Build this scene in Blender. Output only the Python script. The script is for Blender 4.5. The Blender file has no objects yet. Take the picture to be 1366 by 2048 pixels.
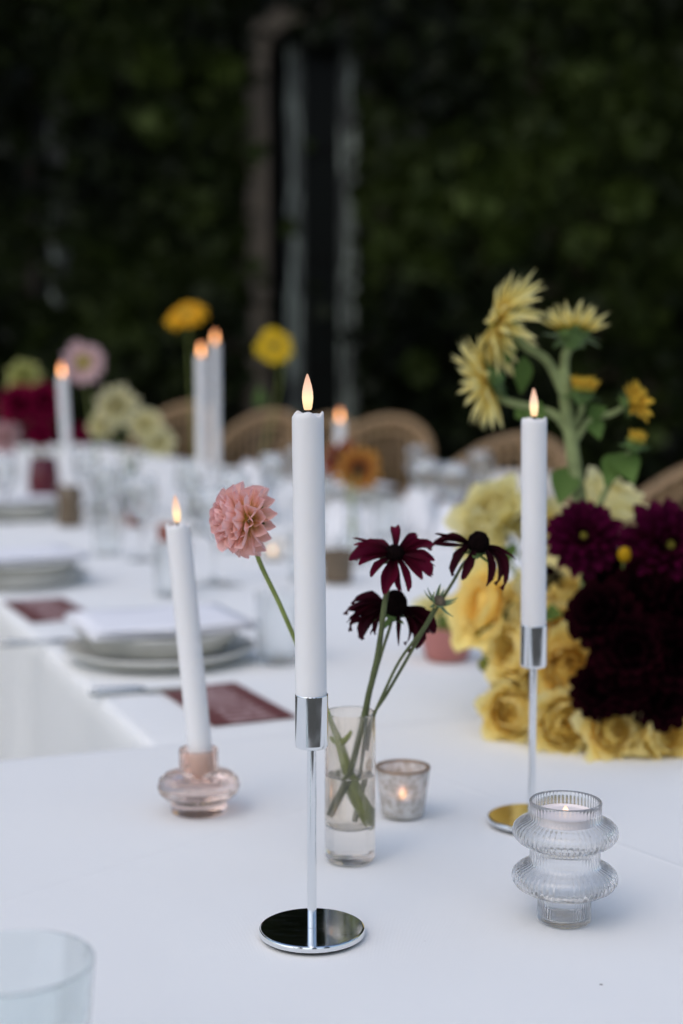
import bpy, math, random
import numpy as np
from mathutils import Vector, Matrix
from math import radians as R, sin, cos, pi, tan, atan2, exp, sqrt

S = bpy.context.scene
C = S.collection
rnd = random.Random(7)

# ------------------------------------------------------------------ camera
TZ = 0.75                    # table top
CAM_H = TZ + 0.392
PITCH = R(5.1)
FPX = 2048 / 36 * 50         # focal length in pixels of the 1366x2048 photograph
cam_d = bpy.data.cameras.new('camera')
cam_d.sensor_fit = 'VERTICAL'; cam_d.sensor_height = 36; cam_d.sensor_width = 24
cam_d.lens = 50; cam_d.clip_start = 0.05; cam_d.clip_end = 400
cam_d.dof.use_dof = True; cam_d.dof.focus_distance = 1.012; cam_d.dof.aperture_fstop = 3.3
cam = bpy.data.objects.new('camera', cam_d); C.objects.link(cam)
cam.location = (0, 0, CAM_H); cam.rotation_euler = (pi/2 - PITCH, 0, 0)
S.camera = cam

# ------------------------------------------------------------------ sky, sun, exposure
SUN_EL, SUN_AZ = R(52), R(215)     # left of the camera and a little behind it, fully veiled
world = bpy.data.worlds.new('World'); S.world = world; world.use_nodes = True
wn = world.node_tree.nodes; wl = world.node_tree.links
sky = wn.new('ShaderNodeTexSky'); sky.sky_type = 'NISHITA'; sky.sun_disc = False
sky.sun_elevation = SUN_EL; sky.sun_rotation = SUN_AZ
sky.air_density = 1.0; sky.dust_density = 2.0; sky.ozone_density = 1.0
wl.new(sky.outputs[0], wn['Background'].inputs[0]); wn['Background'].inputs[1].default_value = 0.15
sun_d = bpy.data.lights.new('sun', 'SUN'); sun_d.energy = 0.6; sun_d.angle = R(110); sun_d.color = (1, .93, .84)
sun = bpy.data.objects.new('sun', sun_d); C.objects.link(sun)
sun.rotation_euler = Vector((-sin(SUN_AZ)*cos(SUN_EL), -cos(SUN_AZ)*cos(SUN_EL), -sin(SUN_EL))).to_track_quat('-Z', 'Y').to_euler()
S.view_settings.view_transform = 'Standard'; S.view_settings.look = 'None'
S.view_settings.exposure = 0.25; S.view_settings.gamma = 1.0; S.view_settings.use_curve_mapping = False
S.render.engine = 'CYCLES'
S.cycles.use_denoising = True
S.cycles.max_bounces = 16; S.cycles.transmission_bounces = 14; S.cycles.transparent_max_bounces = 12
S.cycles.glossy_bounces = 6; S.cycles.diffuse_bounces = 4
S.cycles.sample_clamp_indirect = 6.0; S.cycles.sample_clamp_direct = 0

# ------------------------------------------------------------------ helpers
def ray(px, py):
    xc = (px - 683) / FPX; yc = -(py - 1024) / FPX
    return Vector((xc, cos(PITCH) + yc*sin(PITCH), -sin(PITCH) + yc*cos(PITCH)))
def on(px, py, z=TZ):                # where the sight line meets a level plane
    d = ray(px, py); k = (z - CAM_H) / d.z
    return Vector((d.x*k, d.y*k, z))
def at(px, py, Y):                   # point of the sight line Y metres away
    d = ray(px, py); k = Y / d.y
    return Vector((d.x*k, Y, CAM_H + d.z*k))

class MB:
    def __init__(s): s.v = []; s.f = []; s.a = []
    def add(s, vs, fs, att=None, M=None):
        o = len(s.v)
        if M is not None: vs = [M @ Vector(v) for v in vs]
        s.v += [tuple(v) for v in vs]; s.f += [tuple(i+o for i in f) for f in fs]
        s.a += list(att) if att is not None else [0.0]*len(vs)
        return s
    def lathe(s, prof, seg=32, mod=None, M=None, close=False, sup=0):
        if sup:                                # support loops keep the shading crisp at the corners
            q = []; n_p = len(prof)
            for k in range(n_p):
                q.append(prof[k]); b = k+1
                if b == n_p:
                    if not close: break
                    b = 0
                (r0, z0), (r1, z1) = prof[k], prof[b]; d = sqrt((r1-r0)**2+(z1-z0)**2)
                if d > sup*3:
                    f = sup/d; q.append((r0+(r1-r0)*f, z0+(z1-z0)*f)); q.append((r1-(r1-r0)*f, z1-(z1-z0)*f))
            prof = q
        vs = []; fs = []; rings = []
        for k, (r, z) in enumerate(prof):
            if r < 1e-7:
                rings.append([len(vs)]); vs.append((0, 0, z))
            else:
                ring = []
                for i in range(seg):
                    a = 2*pi*i/seg; rr, zz = (r, z) if mod is None else mod(k, r, z, a)
                    ring.append(len(vs)); vs.append((rr*cos(a), rr*sin(a), zz))
                rings.append(ring)
        pairs = list(zip(rings[:-1], rings[1:]))
        if close: pairs.append((rings[-1], rings[0]))
        for A, B in pairs:
            for i in range(seg):
                j = (i+1) % seg
                if len(A) == 1 and len(B) == 1: continue
                if len(A) == 1: fs.append((A[0], B[j], B[i]))
                elif len(B) == 1: fs.append((A[i], A[j], B[0]))
                else: fs.append((A[i], A[j], B[j], B[i]))
        return s.add(vs, fs, None, M)
    def tube(s, pts, rad, seg=8, cap=True, wob=0.0):
        pts = [Vector(p) for p in pts]; n = len(pts)
        if not hasattr(rad, '__len__'): rad = [rad]*n
        vs = []; fs = []; prev = None
        for i, p in enumerate(pts):
            t = (pts[min(i+1, n-1)] - pts[max(i-1, 0)]).normalized()
            if prev is None:
                x = t.orthogonal().normalized()
            else:
                x = (prev - t*prev.dot(t)).normalized()
            prev = x; y = t.cross(x)
            for k in range(seg):
                a = 2*pi*k/seg; q = rad[i]*(1 + wob*rnd.uniform(-1, 1))
                vs.append(p + x*cos(a)*q + y*sin(a)*q)
        for i in range(n-1):
            for k in range(seg):
                j = (k+1) % seg
                fs.append((i*seg+k, i*seg+j, (i+1)*seg+j, (i+1)*seg+k))
        if cap:
            fs.append(tuple(reversed(range(seg)))); fs.append(tuple(range((n-1)*seg, n*seg)))
        att = [i/(n-1) for i in range(n) for k in range(seg)]
        return s.add(vs, fs, att)
    def box(s, x0, x1, y0, y1, z0, z1, M=None):
        vs = [(x, y, z) for z in (z0, z1) for y in (y0, y1) for x in (x0, x1)]
        fs = [(0, 2, 3, 1), (4, 5, 7, 6), (0, 1, 5, 4), (2, 6, 7, 3), (0, 4, 6, 2), (1, 3, 7, 5)]
        return s.add(vs, fs, None, M)
    def prism(s, poly, z0, z1, M=None):      # outline in xy, extruded in z
        n = len(poly)
        vs = [(x, y, z0) for x, y in poly] + [(x, y, z1) for x, y in poly]
        fs = [tuple(reversed(range(n))), tuple(range(n, 2*n))] + [(i, (i+1) % n, n+(i+1) % n, n+i) for i in range(n)]
        return s.add(vs, fs, None, M)
    def mesh(s, name, mat, smooth=True, angle=None):
        me = bpy.data.meshes.new(name); me.from_pydata(s.v, [], s.f)
        if any(s.a):
            at_ = me.attributes.new('along', 'FLOAT', 'POINT'); at_.data.foreach_set('value', s.a)
        if smooth: me.polygons.foreach_set('use_smooth', [True]*len(me.polygons))
        if smooth and angle: me.set_sharp_from_angle(angle=R(angle))
        if mat: me.materials.append(mat)
        me.update(); return me

def link(name, me, parent=None, M=None):
    o = bpy.data.objects.new(name, me); C.objects.link(o)
    if parent is not None: o.parent = parent
    if M is not None: o.matrix_basis = M
    return o
def obj(name, mb, mat, parent=None, M=None, smooth=True, angle=None):
    return link(name, mb.mesh(name, mat, smooth, angle), parent, M)
def tag(o, label, cat, group=None, kind=None):
    if label: o['label'] = label
    if cat: o['category'] = cat
    if group: o['group'] = group
    if kind: o['kind'] = kind
    return o
def thing(name, label, cat, loc=(0, 0, 0), rotz=0, group=None):
    o = bpy.data.objects.new(name, None); C.objects.link(o); o.empty_display_size = .02
    o.location = loc; o.rotation_euler = (0, 0, rotz)
    return tag(o, label, cat, group)
def T(x, y, z): return Matrix.Translation((x, y, z))
def frame_to(n, loc=(0, 0, 0), spin=0):       # z axis along n
    q = Vector(n).normalized().to_track_quat('Z', 'Y').to_matrix().to_4x4()
    return Matrix.Translation(loc) @ q @ Matrix.Rotation(spin, 4, 'Z')
def smooth_path(pts, n=6):                     # Catmull-Rom
    pts = [Vector(p) for p in pts]; out = []
    for i in range(len(pts)-1):
        p0 = pts[max(i-1, 0)]; p1 = pts[i]; p2 = pts[i+1]; p3 = pts[min(i+2, len(pts)-1)]
        for k in range(n):
            t = k/n
            out.append(.5*((2*p1) + (p2-p0)*t + (2*p0-5*p1+4*p2-p3)*t*t + (3*p1-p0-3*p2+p3)*t**3))
    out.append(pts[-1]); return out

# ------------------------------------------------------------------ materials
def mat(name):
    m = bpy.data.materials.new(name); m.use_nodes = True
    return m, m.node_tree.nodes, m.node_tree.links, m.node_tree.nodes['Principled BSDF']
def plain(name, col, rough=.5, metal=0, noise=0, nscale=30, bump=0, bscale=200, spec=.5):
    m, n, l, b = mat(name)
    b.inputs['Base Color'].default_value = (*col, 1); b.inputs['Roughness'].default_value = rough
    b.inputs['Metallic'].default_value = metal; b.inputs['Specular IOR Level'].default_value = spec
    tc = n.new('ShaderNodeTexCoord')
    if noise:
        t = n.new('ShaderNodeTexNoise'); t.inputs['Scale'].default_value = nscale; t.inputs['Detail'].default_value = 5
        l.new(tc.outputs['Object'], t.inputs['Vector'])
        r = n.new('ShaderNodeValToRGB')
        r.color_ramp.elements[0].position = .3; r.color_ramp.elements[1].position = .7
        r.color_ramp.elements[0].color = (*[c*(1-noise) for c in col], 1)
        r.color_ramp.elements[1].color = (*[min(1, c*(1+noise)) for c in col], 1)
        l.new(t.outputs['Fac'], r.inputs['Fac']); l.new(r.outputs['Color'], b.inputs['Base Color'])
    if bump:
        t = n.new('ShaderNodeTexNoise'); t.inputs['Scale'].default_value = bscale; t.inputs['Detail'].default_value = 4
        l.new(tc.outputs['Object'], t.inputs['Vector'])
        bp = n.new('ShaderNodeBump'); bp.inputs['Strength'].default_value = bump; bp.inputs['Distance'].default_value = .002
        l.new(t.outputs['Fac'], bp.inputs['Height']); l.new(bp.outputs['Normal'], b.inputs['Normal'])
    return m
def glass(name, col, rough=0.0, ior=1.47, bump=0, bscale=60, thin=0.0):
    m, n, l, b = mat(name)
    b.inputs['Base Color'].default_value = (*col, 1); b.inputs['Transmission Weight'].default_value = 1
    b.inputs['Roughness'].default_value = rough; b.inputs['IOR'].default_value = ior
    if bump:
        tc = n.new('ShaderNodeTexCoord'); t = n.new('ShaderNodeTexNoise'); t.inputs['Scale'].default_value = bscale
        l.new(tc.outputs['Object'], t.inputs['Vector'])
        bp = n.new('ShaderNodeBump'); bp.inputs['Strength'].default_value = bump; bp.inputs['Distance'].default_value = .001
        l.new(t.outputs['Fac'], bp.inputs['Height']); l.new(bp.outputs['Normal'], b.inputs['Normal'])
    if thin:
        tr = n.new('ShaderNodeBsdfTransparent'); tr.inputs['Color'].default_value = (*[.35+.65*c for c in col], 1)
        mx = n.new('ShaderNodeMixShader'); mx.inputs[0].default_value = thin
        l.new(b.outputs[0], mx.inputs[1]); l.new(tr.outputs[0], mx.inputs[2]); l.new(mx.outputs[0], n['Material Output'].inputs['Surface'])
    return m
def petal_mat(name, stops, transl=.35, rough=.55, var=.12, spec=.15):
    """colour runs from petal base to tip by the mesh attribute 'along'; light passes through the petal"""
    m, n, l, b = mat(name)
    a = n.new('ShaderNodeAttribute'); a.attribute_name = 'along'
    r = n.new('ShaderNodeValToRGB'); cr = r.color_ramp
    while len(cr.elements) < len(stops): cr.elements.new(.5)
    for e, (p, c) in zip(cr.elements, stops): e.position = p; e.color = (*c, 1)
    l.new(a.outputs['Fac'], r.inputs['Fac'])
    tc = n.new('ShaderNodeTexCoord'); t = n.new('ShaderNodeTexNoise'); t.inputs['Scale'].default_value = 90; t.inputs['Detail'].default_value = 3
    l.new(tc.outputs['Object'], t.inputs['Vector'])
    oi = n.new('ShaderNodeObjectInfo')
    ad = n.new('ShaderNodeMath'); ad.operation = 'ADD'; l.new(t.outputs['Fac'], ad.inputs[0]); l.new(oi.outputs['Random'], ad.inputs[1])
    mr = n.new('ShaderNodeMapRange'); mr.inputs['From Max'].default_value = 2; mr.inputs['To Min'].default_value = 1-var*1.6; mr.inputs['To Max'].default_value = 1+var*1.6
    l.new(ad.outputs[0], mr.inputs['Value'])
    hs = n.new('ShaderNodeHueSaturation'); l.new(r.outputs['Color'], hs.inputs['Color']); l.new(mr.outputs[0], hs.inputs['Value'])
    l.new(hs.outputs['Color'], b.inputs['Base Color']); b.inputs['Roughness'].default_value = rough
    b.inputs['Specular IOR Level'].default_value = spec
    tr = n.new('ShaderNodeBsdfTranslucent'); l.new(hs.outputs['Color'], tr.inputs['Color'])
    mx = n.new('ShaderNodeMixShader'); mx.inputs[0].default_value = transl
    l.new(b.outputs[0], mx.inputs[1]); l.new(tr.outputs[0], mx.inputs[2])
    l.new(mx.outputs[0], n['Material Output'].inputs['Surface'])
    return m

_ca, _cb = on(1230, 1690), on(1366, 1740)
_cc, _cd = on(60, 1795), on(560, 1640)
_ce, _cf = on(760, 1330), on(1000, 1405)
CREASES = [((_ca.x, _ca.y), (_cb.x, _cb.y), .004), ((_cc.x, _cc.y), (_cd.x, _cd.y), .010), ((_ce.x, _ce.y), (_cf.x, _cf.y), .008)]
def cloth_mat():
    m, n, l, b = mat('white_linen')
    b.inputs['Base Color'].default_value = (.885, .885, .855, 1); b.inputs['Roughness'].default_value = .85
    b.inputs['Specular IOR Level'].default_value = .2; b.inputs['Sheen Weight'].default_value = .1
    tc = n.new('ShaderNodeTexCoord')
    w1 = n.new('ShaderNodeTexWave'); w1.inputs['Scale'].default_value = 330; w1.bands_direction = 'X'
    w2 = n.new('ShaderNodeTexWave'); w2.inputs['Scale'].default_value = 330; w2.bands_direction = 'Y'
    mx = n.new('ShaderNodeMath'); mx.operation = 'MAXIMUM'
    nz = n.new('ShaderNodeTexNoise'); nz.inputs['Scale'].default_value = 5; nz.inputs['Detail'].default_value = 4; nz.inputs['Roughness'].default_value = .4
    for t in (w1, w2, nz): l.new(tc.outputs['Object'], t.inputs['Vector'])
    l.new(w1.outputs['Fac'], mx.inputs[0]); l.new(w2.outputs['Fac'], mx.inputs[1])
    b1 = n.new('ShaderNodeBump'); b1.inputs['Strength'].default_value = .3; b1.inputs['Distance'].default_value = .0006
    l.new(mx.outputs[0], b1.inputs['Height'])
    b2 = n.new('ShaderNodeBump'); b2.inputs['Strength'].default_value = .55; b2.inputs['Distance'].default_value = .007
    l.new(nz.outputs['Fac'], b2.inputs['Height']); l.new(b1.outputs['Normal'], b2.inputs['Normal'])
    l.new(b2.outputs['Normal'], b.inputs['Normal'])
    prevn = b2
    for (xa, ya), (xb, yb), wd in CREASES:       # ironed fold lines: low ridges in the linen
        L = sqrt((xb-xa)**2+(yb-ya)**2); nx, ny = -(yb-ya)/L, (xb-xa)/L
        vm = n.new('ShaderNodeVectorMath'); vm.operation = 'DOT_PRODUCT'; vm.inputs[1].default_value = (nx, ny, 0); l.new(tc.outputs['Object'], vm.inputs[0])
        sb = n.new('ShaderNodeMath'); sb.operation = 'SUBTRACT'; sb.inputs[1].default_value = nx*xa+ny*ya; l.new(vm.outputs['Value'], sb.inputs[0])
        ab = n.new('ShaderNodeMath'); ab.operation = 'ABSOLUTE'; l.new(sb.outputs[0], ab.inputs[0])
        mr = n.new('ShaderNodeMapRange'); mr.interpolation_type = 'SMOOTHSTEP'; mr.inputs['From Max'].default_value = wd; mr.inputs['To Min'].default_value = 1; mr.inputs['To Max'].default_value = 0
        l.new(ab.outputs[0], mr.inputs['Value'])
        b3 = n.new('ShaderNodeBump'); b3.inputs['Strength'].default_value = .5; b3.inputs['Distance'].default_value = .0012
        l.new(mr.outputs[0], b3.inputs['Height']); l.new(prevn.outputs['Normal'], b3.inputs['Normal']); prevn = b3
    l.new(prevn.outputs['Normal'], b.inputs['Normal'])
    # a few specks of dirt
    vo = n.new('ShaderNodeTexVoronoi'); vo.inputs['Scale'].default_value = 14
    l.new(tc.outputs['Object'], vo.inputs['Vector'])
    lt = n.new('ShaderNodeMath'); lt.operation = 'LESS_THAN'; lt.inputs[1].default_value = .018
    l.new(vo.outputs['Distance'], lt.inputs[0])
    mc = n.new('ShaderNodeMix'); mc.data_type = 'RGBA'
    mc.inputs[6].default_value = (.885, .885, .855, 1); mc.inputs[7].default_value = (.3, .27, .24, 1)
    l.new(lt.outputs[0], mc.inputs[0]); l.new(mc.outputs[2], b.inputs['Base Color'])
    return m
def wax_mat():
    m, n, l, b = mat('white_wax')
    b.inputs['Base Color'].default_value = (.80, .79, .78, 1); b.inputs['Roughness'].default_value = .5
    b.inputs['Subsurface Weight'].default_value = .25; b.inputs['Subsurface Radius'].default_value = (.006, .005, .004); b.inputs['Subsurface Scale'].default_value = 1
    tc = n.new('ShaderNodeTexCoord'); mp = n.new('ShaderNodeMapping'); mp.inputs['Scale'].default_value = (1, 1, .25)
    t = n.new('ShaderNodeTexNoise'); t.inputs['Scale'].default_value = 260; t.inputs['Detail'].default_value = 4
    l.new(tc.outputs['Object'], mp.inputs[0]); l.new(mp.outputs[0], t.inputs['Vector'])
    bp = n.new('ShaderNodeBump'); bp.inputs['Strength'].default_value = .12; bp.inputs['Distance'].default_value = .001
    l.new(t.outputs['Fac'], bp.inputs['Height']); l.new(bp.outputs['Normal'], b.inputs['Normal'])
    return m
def flame_mat(name='candle_flame', k=1.15, H=.025, warm=1.0):
    m, n, l, b = mat(name)
    tc = n.new('ShaderNodeTexCoord'); sp = n.new('ShaderNodeSeparateXYZ'); l.new(tc.outputs['Object'], sp.inputs[0])
    mr = n.new('ShaderNodeMapRange'); mr.inputs['From Max'].default_value = H; l.new(sp.outputs['Z'], mr.inputs['Value'])
    r = n.new('ShaderNodeValToRGB'); cr = r.color_ramp
    cr.elements[0].position = 0; cr.elements[0].color = (1, .62, .33, 1)
    cr.elements[1].position = 1; cr.elements[1].color = (.62, .36, .26, 1)
    e = cr.elements.new(.30); e.color = (1, .78, .46, 1)
    e = cr.elements.new(.55); e.color = (.88, .58, .42, 1)
    for e in cr.elements: c_ = e.color; e.color = (c_[0], c_[1]*warm, c_[2]*warm*warm, 1)
    l.new(mr.outputs[0], r.inputs['Fac'])
    em = n.new('ShaderNodeEmission'); l.new(r.outputs['Color'], em.inputs['Color']); em.inputs['Strength'].default_value = k
    l.new(em.outputs[0], n['Material Output'].inputs['Surface'])
    return m
def chrome_mat():
    m, n, l, b = mat('polished_chrome')
    b.inputs['Base Color'].default_value = (.80, .82, .83, 1); b.inputs['Metallic'].default_value = 1
    tc = n.new('ShaderNodeTexCoord'); mp = n.new('ShaderNodeMapping'); mp.inputs['Scale'].default_value = (60, 420, 60); mp.inputs['Rotation'].default_value = (0, 0, .6)
    t = n.new('ShaderNodeTexNoise'); t.inputs['Scale'].default_value = 1; t.inputs['Detail'].default_value = 5
    l.new(tc.outputs['Object'], mp.inputs[0]); l.new(mp.outputs[0], t.inputs['Vector'])
    mr = n.new('ShaderNodeMapRange'); mr.inputs['From Min'].default_value = .45; mr.inputs['From Max'].default_value = .8
    mr.inputs['To Min'].default_value = .06; mr.inputs['To Max'].default_value = .20
    l.new(t.outputs['Fac'], mr.inputs['Value']); l.new(mr.outputs[0], b.inputs['Roughness'])
    return m
def leaf_mat(name, dark, light, transl=.25):
    m, n, l, b = mat(name)
    a = n.new('ShaderNodeAttribute'); a.attribute_name = 'along'
    r = n.new('ShaderNodeValToRGB'); r.color_ramp.elements[0].color = (*dark, 1); r.color_ramp.elements[1].color = (*light, 1)
    l.new(a.outputs['Fac'], r.inputs['Fac']); l.new(r.outputs['Color'], b.inputs['Base Color']); b.inputs['Roughness'].default_value = .55
    b.inputs['Specular IOR Level'].default_value = .15
    tr = n.new('ShaderNodeBsdfTranslucent'); l.new(r.outputs['Color'], tr.inputs['Color'])
    mx = n.new('ShaderNodeMixShader'); mx.inputs[0].default_value = transl
    l.new(b.outputs[0], mx.inputs[1]); l.new(tr.outputs[0], mx.inputs[2]); l.new(mx.outputs[0], n['Material Output'].inputs['Surface'])
    return m
def card_mat():
    m, n, l, b = mat('burgundy_card')
    tc = n.new('ShaderNodeTexCoord'); sp = n.new('ShaderNodeSeparateXYZ'); l.new(tc.outputs['Object'], sp.inputs[0])
    # pale hand lettering in rows, too blurred to read
    wv = n.new('ShaderNodeMath'); wv.operation = 'MULTIPLY'; wv.inputs[1].default_value = 300; l.new(sp.outputs['Y'], wv.inputs[0])
    sn = n.new('ShaderNodeMath'); sn.operation = 'SINE'; l.new(wv.outputs[0], sn.inputs[0])
    g1 = n.new('ShaderNodeMath'); g1.operation = 'GREATER_THAN'; g1.inputs[1].default_value = .1; l.new(sn.outputs[0], g1.inputs[0])
    t = n.new('ShaderNodeTexNoise'); t.inputs['Scale'].default_value = 230; t.inputs['Detail'].default_value = 1; l.new(tc.outputs['Object'], t.inputs['Vector'])
    g2 = n.new('ShaderNodeMath'); g2.operation = 'GREATER_THAN'; g2.inputs[1].default_value = .47; l.new(t.outputs['Fac'], g2.inputs[0])
    ab = n.new('ShaderNodeMath'); ab.operation = 'ABSOLUTE'; l.new(sp.outputs['X'], ab.inputs[0])
    g3 = n.new('ShaderNodeMath'); g3.operation = 'LESS_THAN'; g3.inputs[1].default_value = .028; l.new(ab.outputs[0], g3.inputs[0])
    m1 = n.new('ShaderNodeMath'); m1.operation = 'MULTIPLY'; l.new(g1.outputs[0], m1.inputs[0]); l.new(g2.outputs[0], m1.inputs[1])
    m2 = n.new('ShaderNodeMath'); m2.operation = 'MULTIPLY'; l.new(m1.outputs[0], m2.inputs[0]); l.new(g3.outputs[0], m2.inputs[1])
    mc = n.new('ShaderNodeMix'); mc.data_type = 'RGBA'; l.new(m2.outputs[0], mc.inputs[0])
    mc.inputs[6].default_value = (.155, .045, .042, 1); mc.inputs[7].default_value = (.66, .48, .47, 1)
    l.new(mc.outputs[2], b.inputs['Base Color']); b.inputs['Roughness'].default_value = .45
    return m

M_CLOTH = cloth_mat(); M_WAX = wax_mat(); M_FLAME = flame_mat(); M_CHROME = chrome_mat()
M_TFLAME = flame_mat('tealight_flame', 2.0, .012)
M_WICK = plain('wick', (.012, .011, .01), .8)
M_CLEAR = glass('clear_glass', (.97, .985, .985), thin=.25); M_RIB = glass('ribbed_clear_glass', (1, 1, 1), .0, thin=.10); M_TUMB = glass('tumbler_glass', (.93, .97, .97), thin=.3)
M_BLUSH = glass('blush_glass', (.95, .76, .67), .06, bump=.2, thin=.12); M_PALE_BLUSH = glass('pale_blush_glass', (.995, .95, .89), thin=.15)
M_AMBER = glass('amber_glass', (.55, .21, .09)); M_RED = plain('dark_red_glass', (.085, .002, .012), .15)
M_BROWN_GL = plain('smoky_brown_glass', (.20, .145, .09), .2, noise=.3, nscale=60)
M_BROWN_GL.node_tree.nodes['Principled BSDF'].inputs['Transmission Weight'].default_value = .35
M_WATER = glass('water', (.99, .985, .97), ior=1.33)
M_NAPKIN = plain('white_napkin', (.84, .84, .86), .9, bump=.4, bscale=90, spec=.1)
M_STONE = plain('stoneware', (.66, .66, .61), .4, noise=.08, nscale=40)
M_SILVER = plain('cutlery_steel', (.55, .57, .57), .25, 1)
M_CARD = card_mat()
M_TERRA = plain('rose_ceramic', (.42, .16, .14), .5, noise=.1)
M_BOWL = plain('ivory_ceramic', (.6, .57, .5), .5, noise=.06)
M_RATTAN = plain('rattan', (.26, .165, .08), .55, noise=.3, nscale=60, bump=.5, bscale=150)
M_CUSHION = plain('oatmeal_cushion', (.55, .53, .49), .9, noise=.08, bump=.3)
M_STEM = plain('green_stem', (.23, .28, .07), .5, noise=.2, nscale=60, spec=.3)
M_STEM2 = plain('grey_green_stem', (.10, .12, .05), .6, noise=.25, nscale=80, bump=.4, bscale=500, spec=.2)
M_STEM3 = plain('pale_sunflower_stem', (.25, .30, .13), .75, noise=.3, nscale=45, bump=.6, bscale=700, spec=.1)
M_CALYX = plain('calyx_green', (.10, .17, .05), .6, noise=.25, nscale=90, spec=.2)
M_LEAF = leaf_mat('flower_leaf', (.07, .13, .03), (.13, .22, .05))
M_CONE = plain('dark_flower_cone', (.006, .003, .003), .9, noise=.7, nscale=500, bump=1, bscale=900, spec=.03)
M_DISC_G = plain('yellow_green_disc', (.30, .26, .04), .8, noise=.4, nscale=300, bump=1, bscale=700, spec=.1)
M_DISC_B = plain('brown_disc', (.03, .015, .01), .8, noise=.5, nscale=300, bump=1, bscale=700, spec=.1)
M_WALL = plain('old_stucco', (.055, .040, .028), .9, noise=.35, nscale=3, bump=.6, bscale=25)
M_JAMB = plain('brown_door_surround', (.042, .032, .020), .8, noise=.35, nscale=5, bump=.6, bscale=30)
M_GROUND = plain('dark_gravel', (.075, .07, .055), .95, noise=.3, nscale=60, bump=1, bscale=120)
P_PINK = petal_mat('pink_petal', [(0, (.80, .66, .16)), (.25, (.92, .70, .40)), (.5, (.94, .64, .54)), (1, (.93, .60, .59))], .35, var=.08)
P_WINE = petal_mat('wine_petal', [(0, (.02, .001, .005)), (.4, (.09, .004, .018)), (1, (.15, .008, .034))], .3, spec=.06)
P_WINED = petal_mat('dark_wine_petal', [(0, (.008, .001, .003)), (.5, (.035, .003, .008)), (1, (.062, .006, .014))], .25, spec=.06)
P_BURG = petal_mat('burgundy_petal', [(0, (.010, .0005, .003)), (.5, (.035, .001, .011)), (1, (.085, .002, .032))], .25, spec=.04)
P_BLACK = petal_mat('near_black_petal', [(0, (.002, .0003, .0008)), (.6, (.006, .0008, .002)), (1, (.019, .0016, .005))], .2, .9, spec=.02)
P_ROSE = petal_mat('yellow_rose_petal', [(0, (.90, .58, .07)), (.5, (.95, .76, .23)), (1, (.97, .86, .42))], .45)
P_ROSE2 = petal_mat('golden_rose_petal', [(0, (.90, .54, .05)), (.5, (.95, .71, .17)), (1, (.97, .83, .34))], .45)
P_ROSE3 = petal_mat('lemon_rose_petal', [(0, (.90, .60, .08)), (.5, (.95, .78, .25)), (1, (.97, .87, .45))], .45)
P_PALE = petal_mat('pale_yellow_petal', [(0, (.74, .62, .20)), (.5, (.87, .78, .36)), (1, (.90, .84, .48))], .45)
P_CREAM = petal_mat('cream_petal', [(0, (.74, .66, .28)), (1, (.90, .86, .60))], .4)
P_SUN = petal_mat('sunflower_petal', [(0, (.72, .46, .05)), (.35, (.84, .70, .22)), (1, (.88, .82, .42))], .45)
P_SUNY = petal_mat('small_sunflower_petal', [(0, (.60, .30, .02)), (1, (.76, .54, .07))], .4)
P_GOLD = petal_mat('golden_petal', [(0, (.62, .30, .01)), (1, (.80, .46, .02))], .4)
P_LEMON = petal_mat('lemon_petal', [(0, (.60, .36, .01)), (1, (.80, .60, .03))], .4)
P_ORANGE = petal_mat('rust_orange_petal', [(0, (.16, .03, .01)), (.5, (.42, .16, .03)), (1, (.58, .30, .06))], .35)
P_RUST = petal_mat('rust_red_petal', [(0, (.10, .02, .01)), (1, (.28, .07, .03))], .35)
P_LILAC = petal_mat('pale_pink_petal', [(0, (.50, .36, .16)), (.35, (.66, .46, .44)), (1, (.70, .50, .52))], .4)
P_RED = petal_mat('crimson_petal', [(0, (.06, .001, .012)), (1, (.28, .006, .055))], .3, spec=.05)
P_LIME = petal_mat('lime_cream_petal', [(0, (.30, .32, .06)), (1, (.55, .55, .22))], .4)

# ------------------------------------------------------------------ THE SETTING: ground, wall, door, window, ivy
WY = 10.5
g = obj('ground', MB().box(-120, 120, -60, 120, -.3, 0), M_GROUND, smooth=False)
tag(g, 'dark gravel ground under the tables', None, kind='structure')

def wx(px): return at(px, 700, WY).x
def wz(py): return at(683, py, WY).z
DX0, DX1 = wx(540), wx(735); DTOP = wz(42); DCX = (DX0+DX1)/2; DR = (DX1-DX0)/2
wall = thing('house_wall', 'tall brown stucco house wall overgrown with dark ivy', 'wall', (0, WY, 0))
mb = MB(); mb.box(-11, DX0, 0, .45, 0, 7.6); mb.box(DX1, 11, 0, .45, 0, 7.6)
spring = DTOP - DR*.62; nseg = 14
for i in range(nseg):
    xa = DX0 + (DX1-DX0)*i/nseg; xb = DX0 + (DX1-DX0)*(i+1)/nseg
    za = spring + (DTOP-spring)*sqrt(max(0, 1-((xa-DCX)/DR)**2)); zb = spring + (DTOP-spring)*sqrt(max(0, 1-((xb-DCX)/DR)**2))
    vs = [(xa, 0, za), (xb, 0, zb), (xb, 0, 7.6), (xa, 0, 7.6), (xa, .45, za), (xb, .45, zb), (xb, .45, 7.6), (xa, .45, 7.6)]
    mb.add(vs, [(0, 1, 2, 3), (5, 4, 7, 6), (4, 5, 1, 0)])
obj('wall_face', mb, M_WALL, wall, smooth=False)
obj('coping', MB().box(-11.1, 11.1, -.08, .53, 7.603, 7.75), M_WALL, wall, smooth=False)

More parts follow.
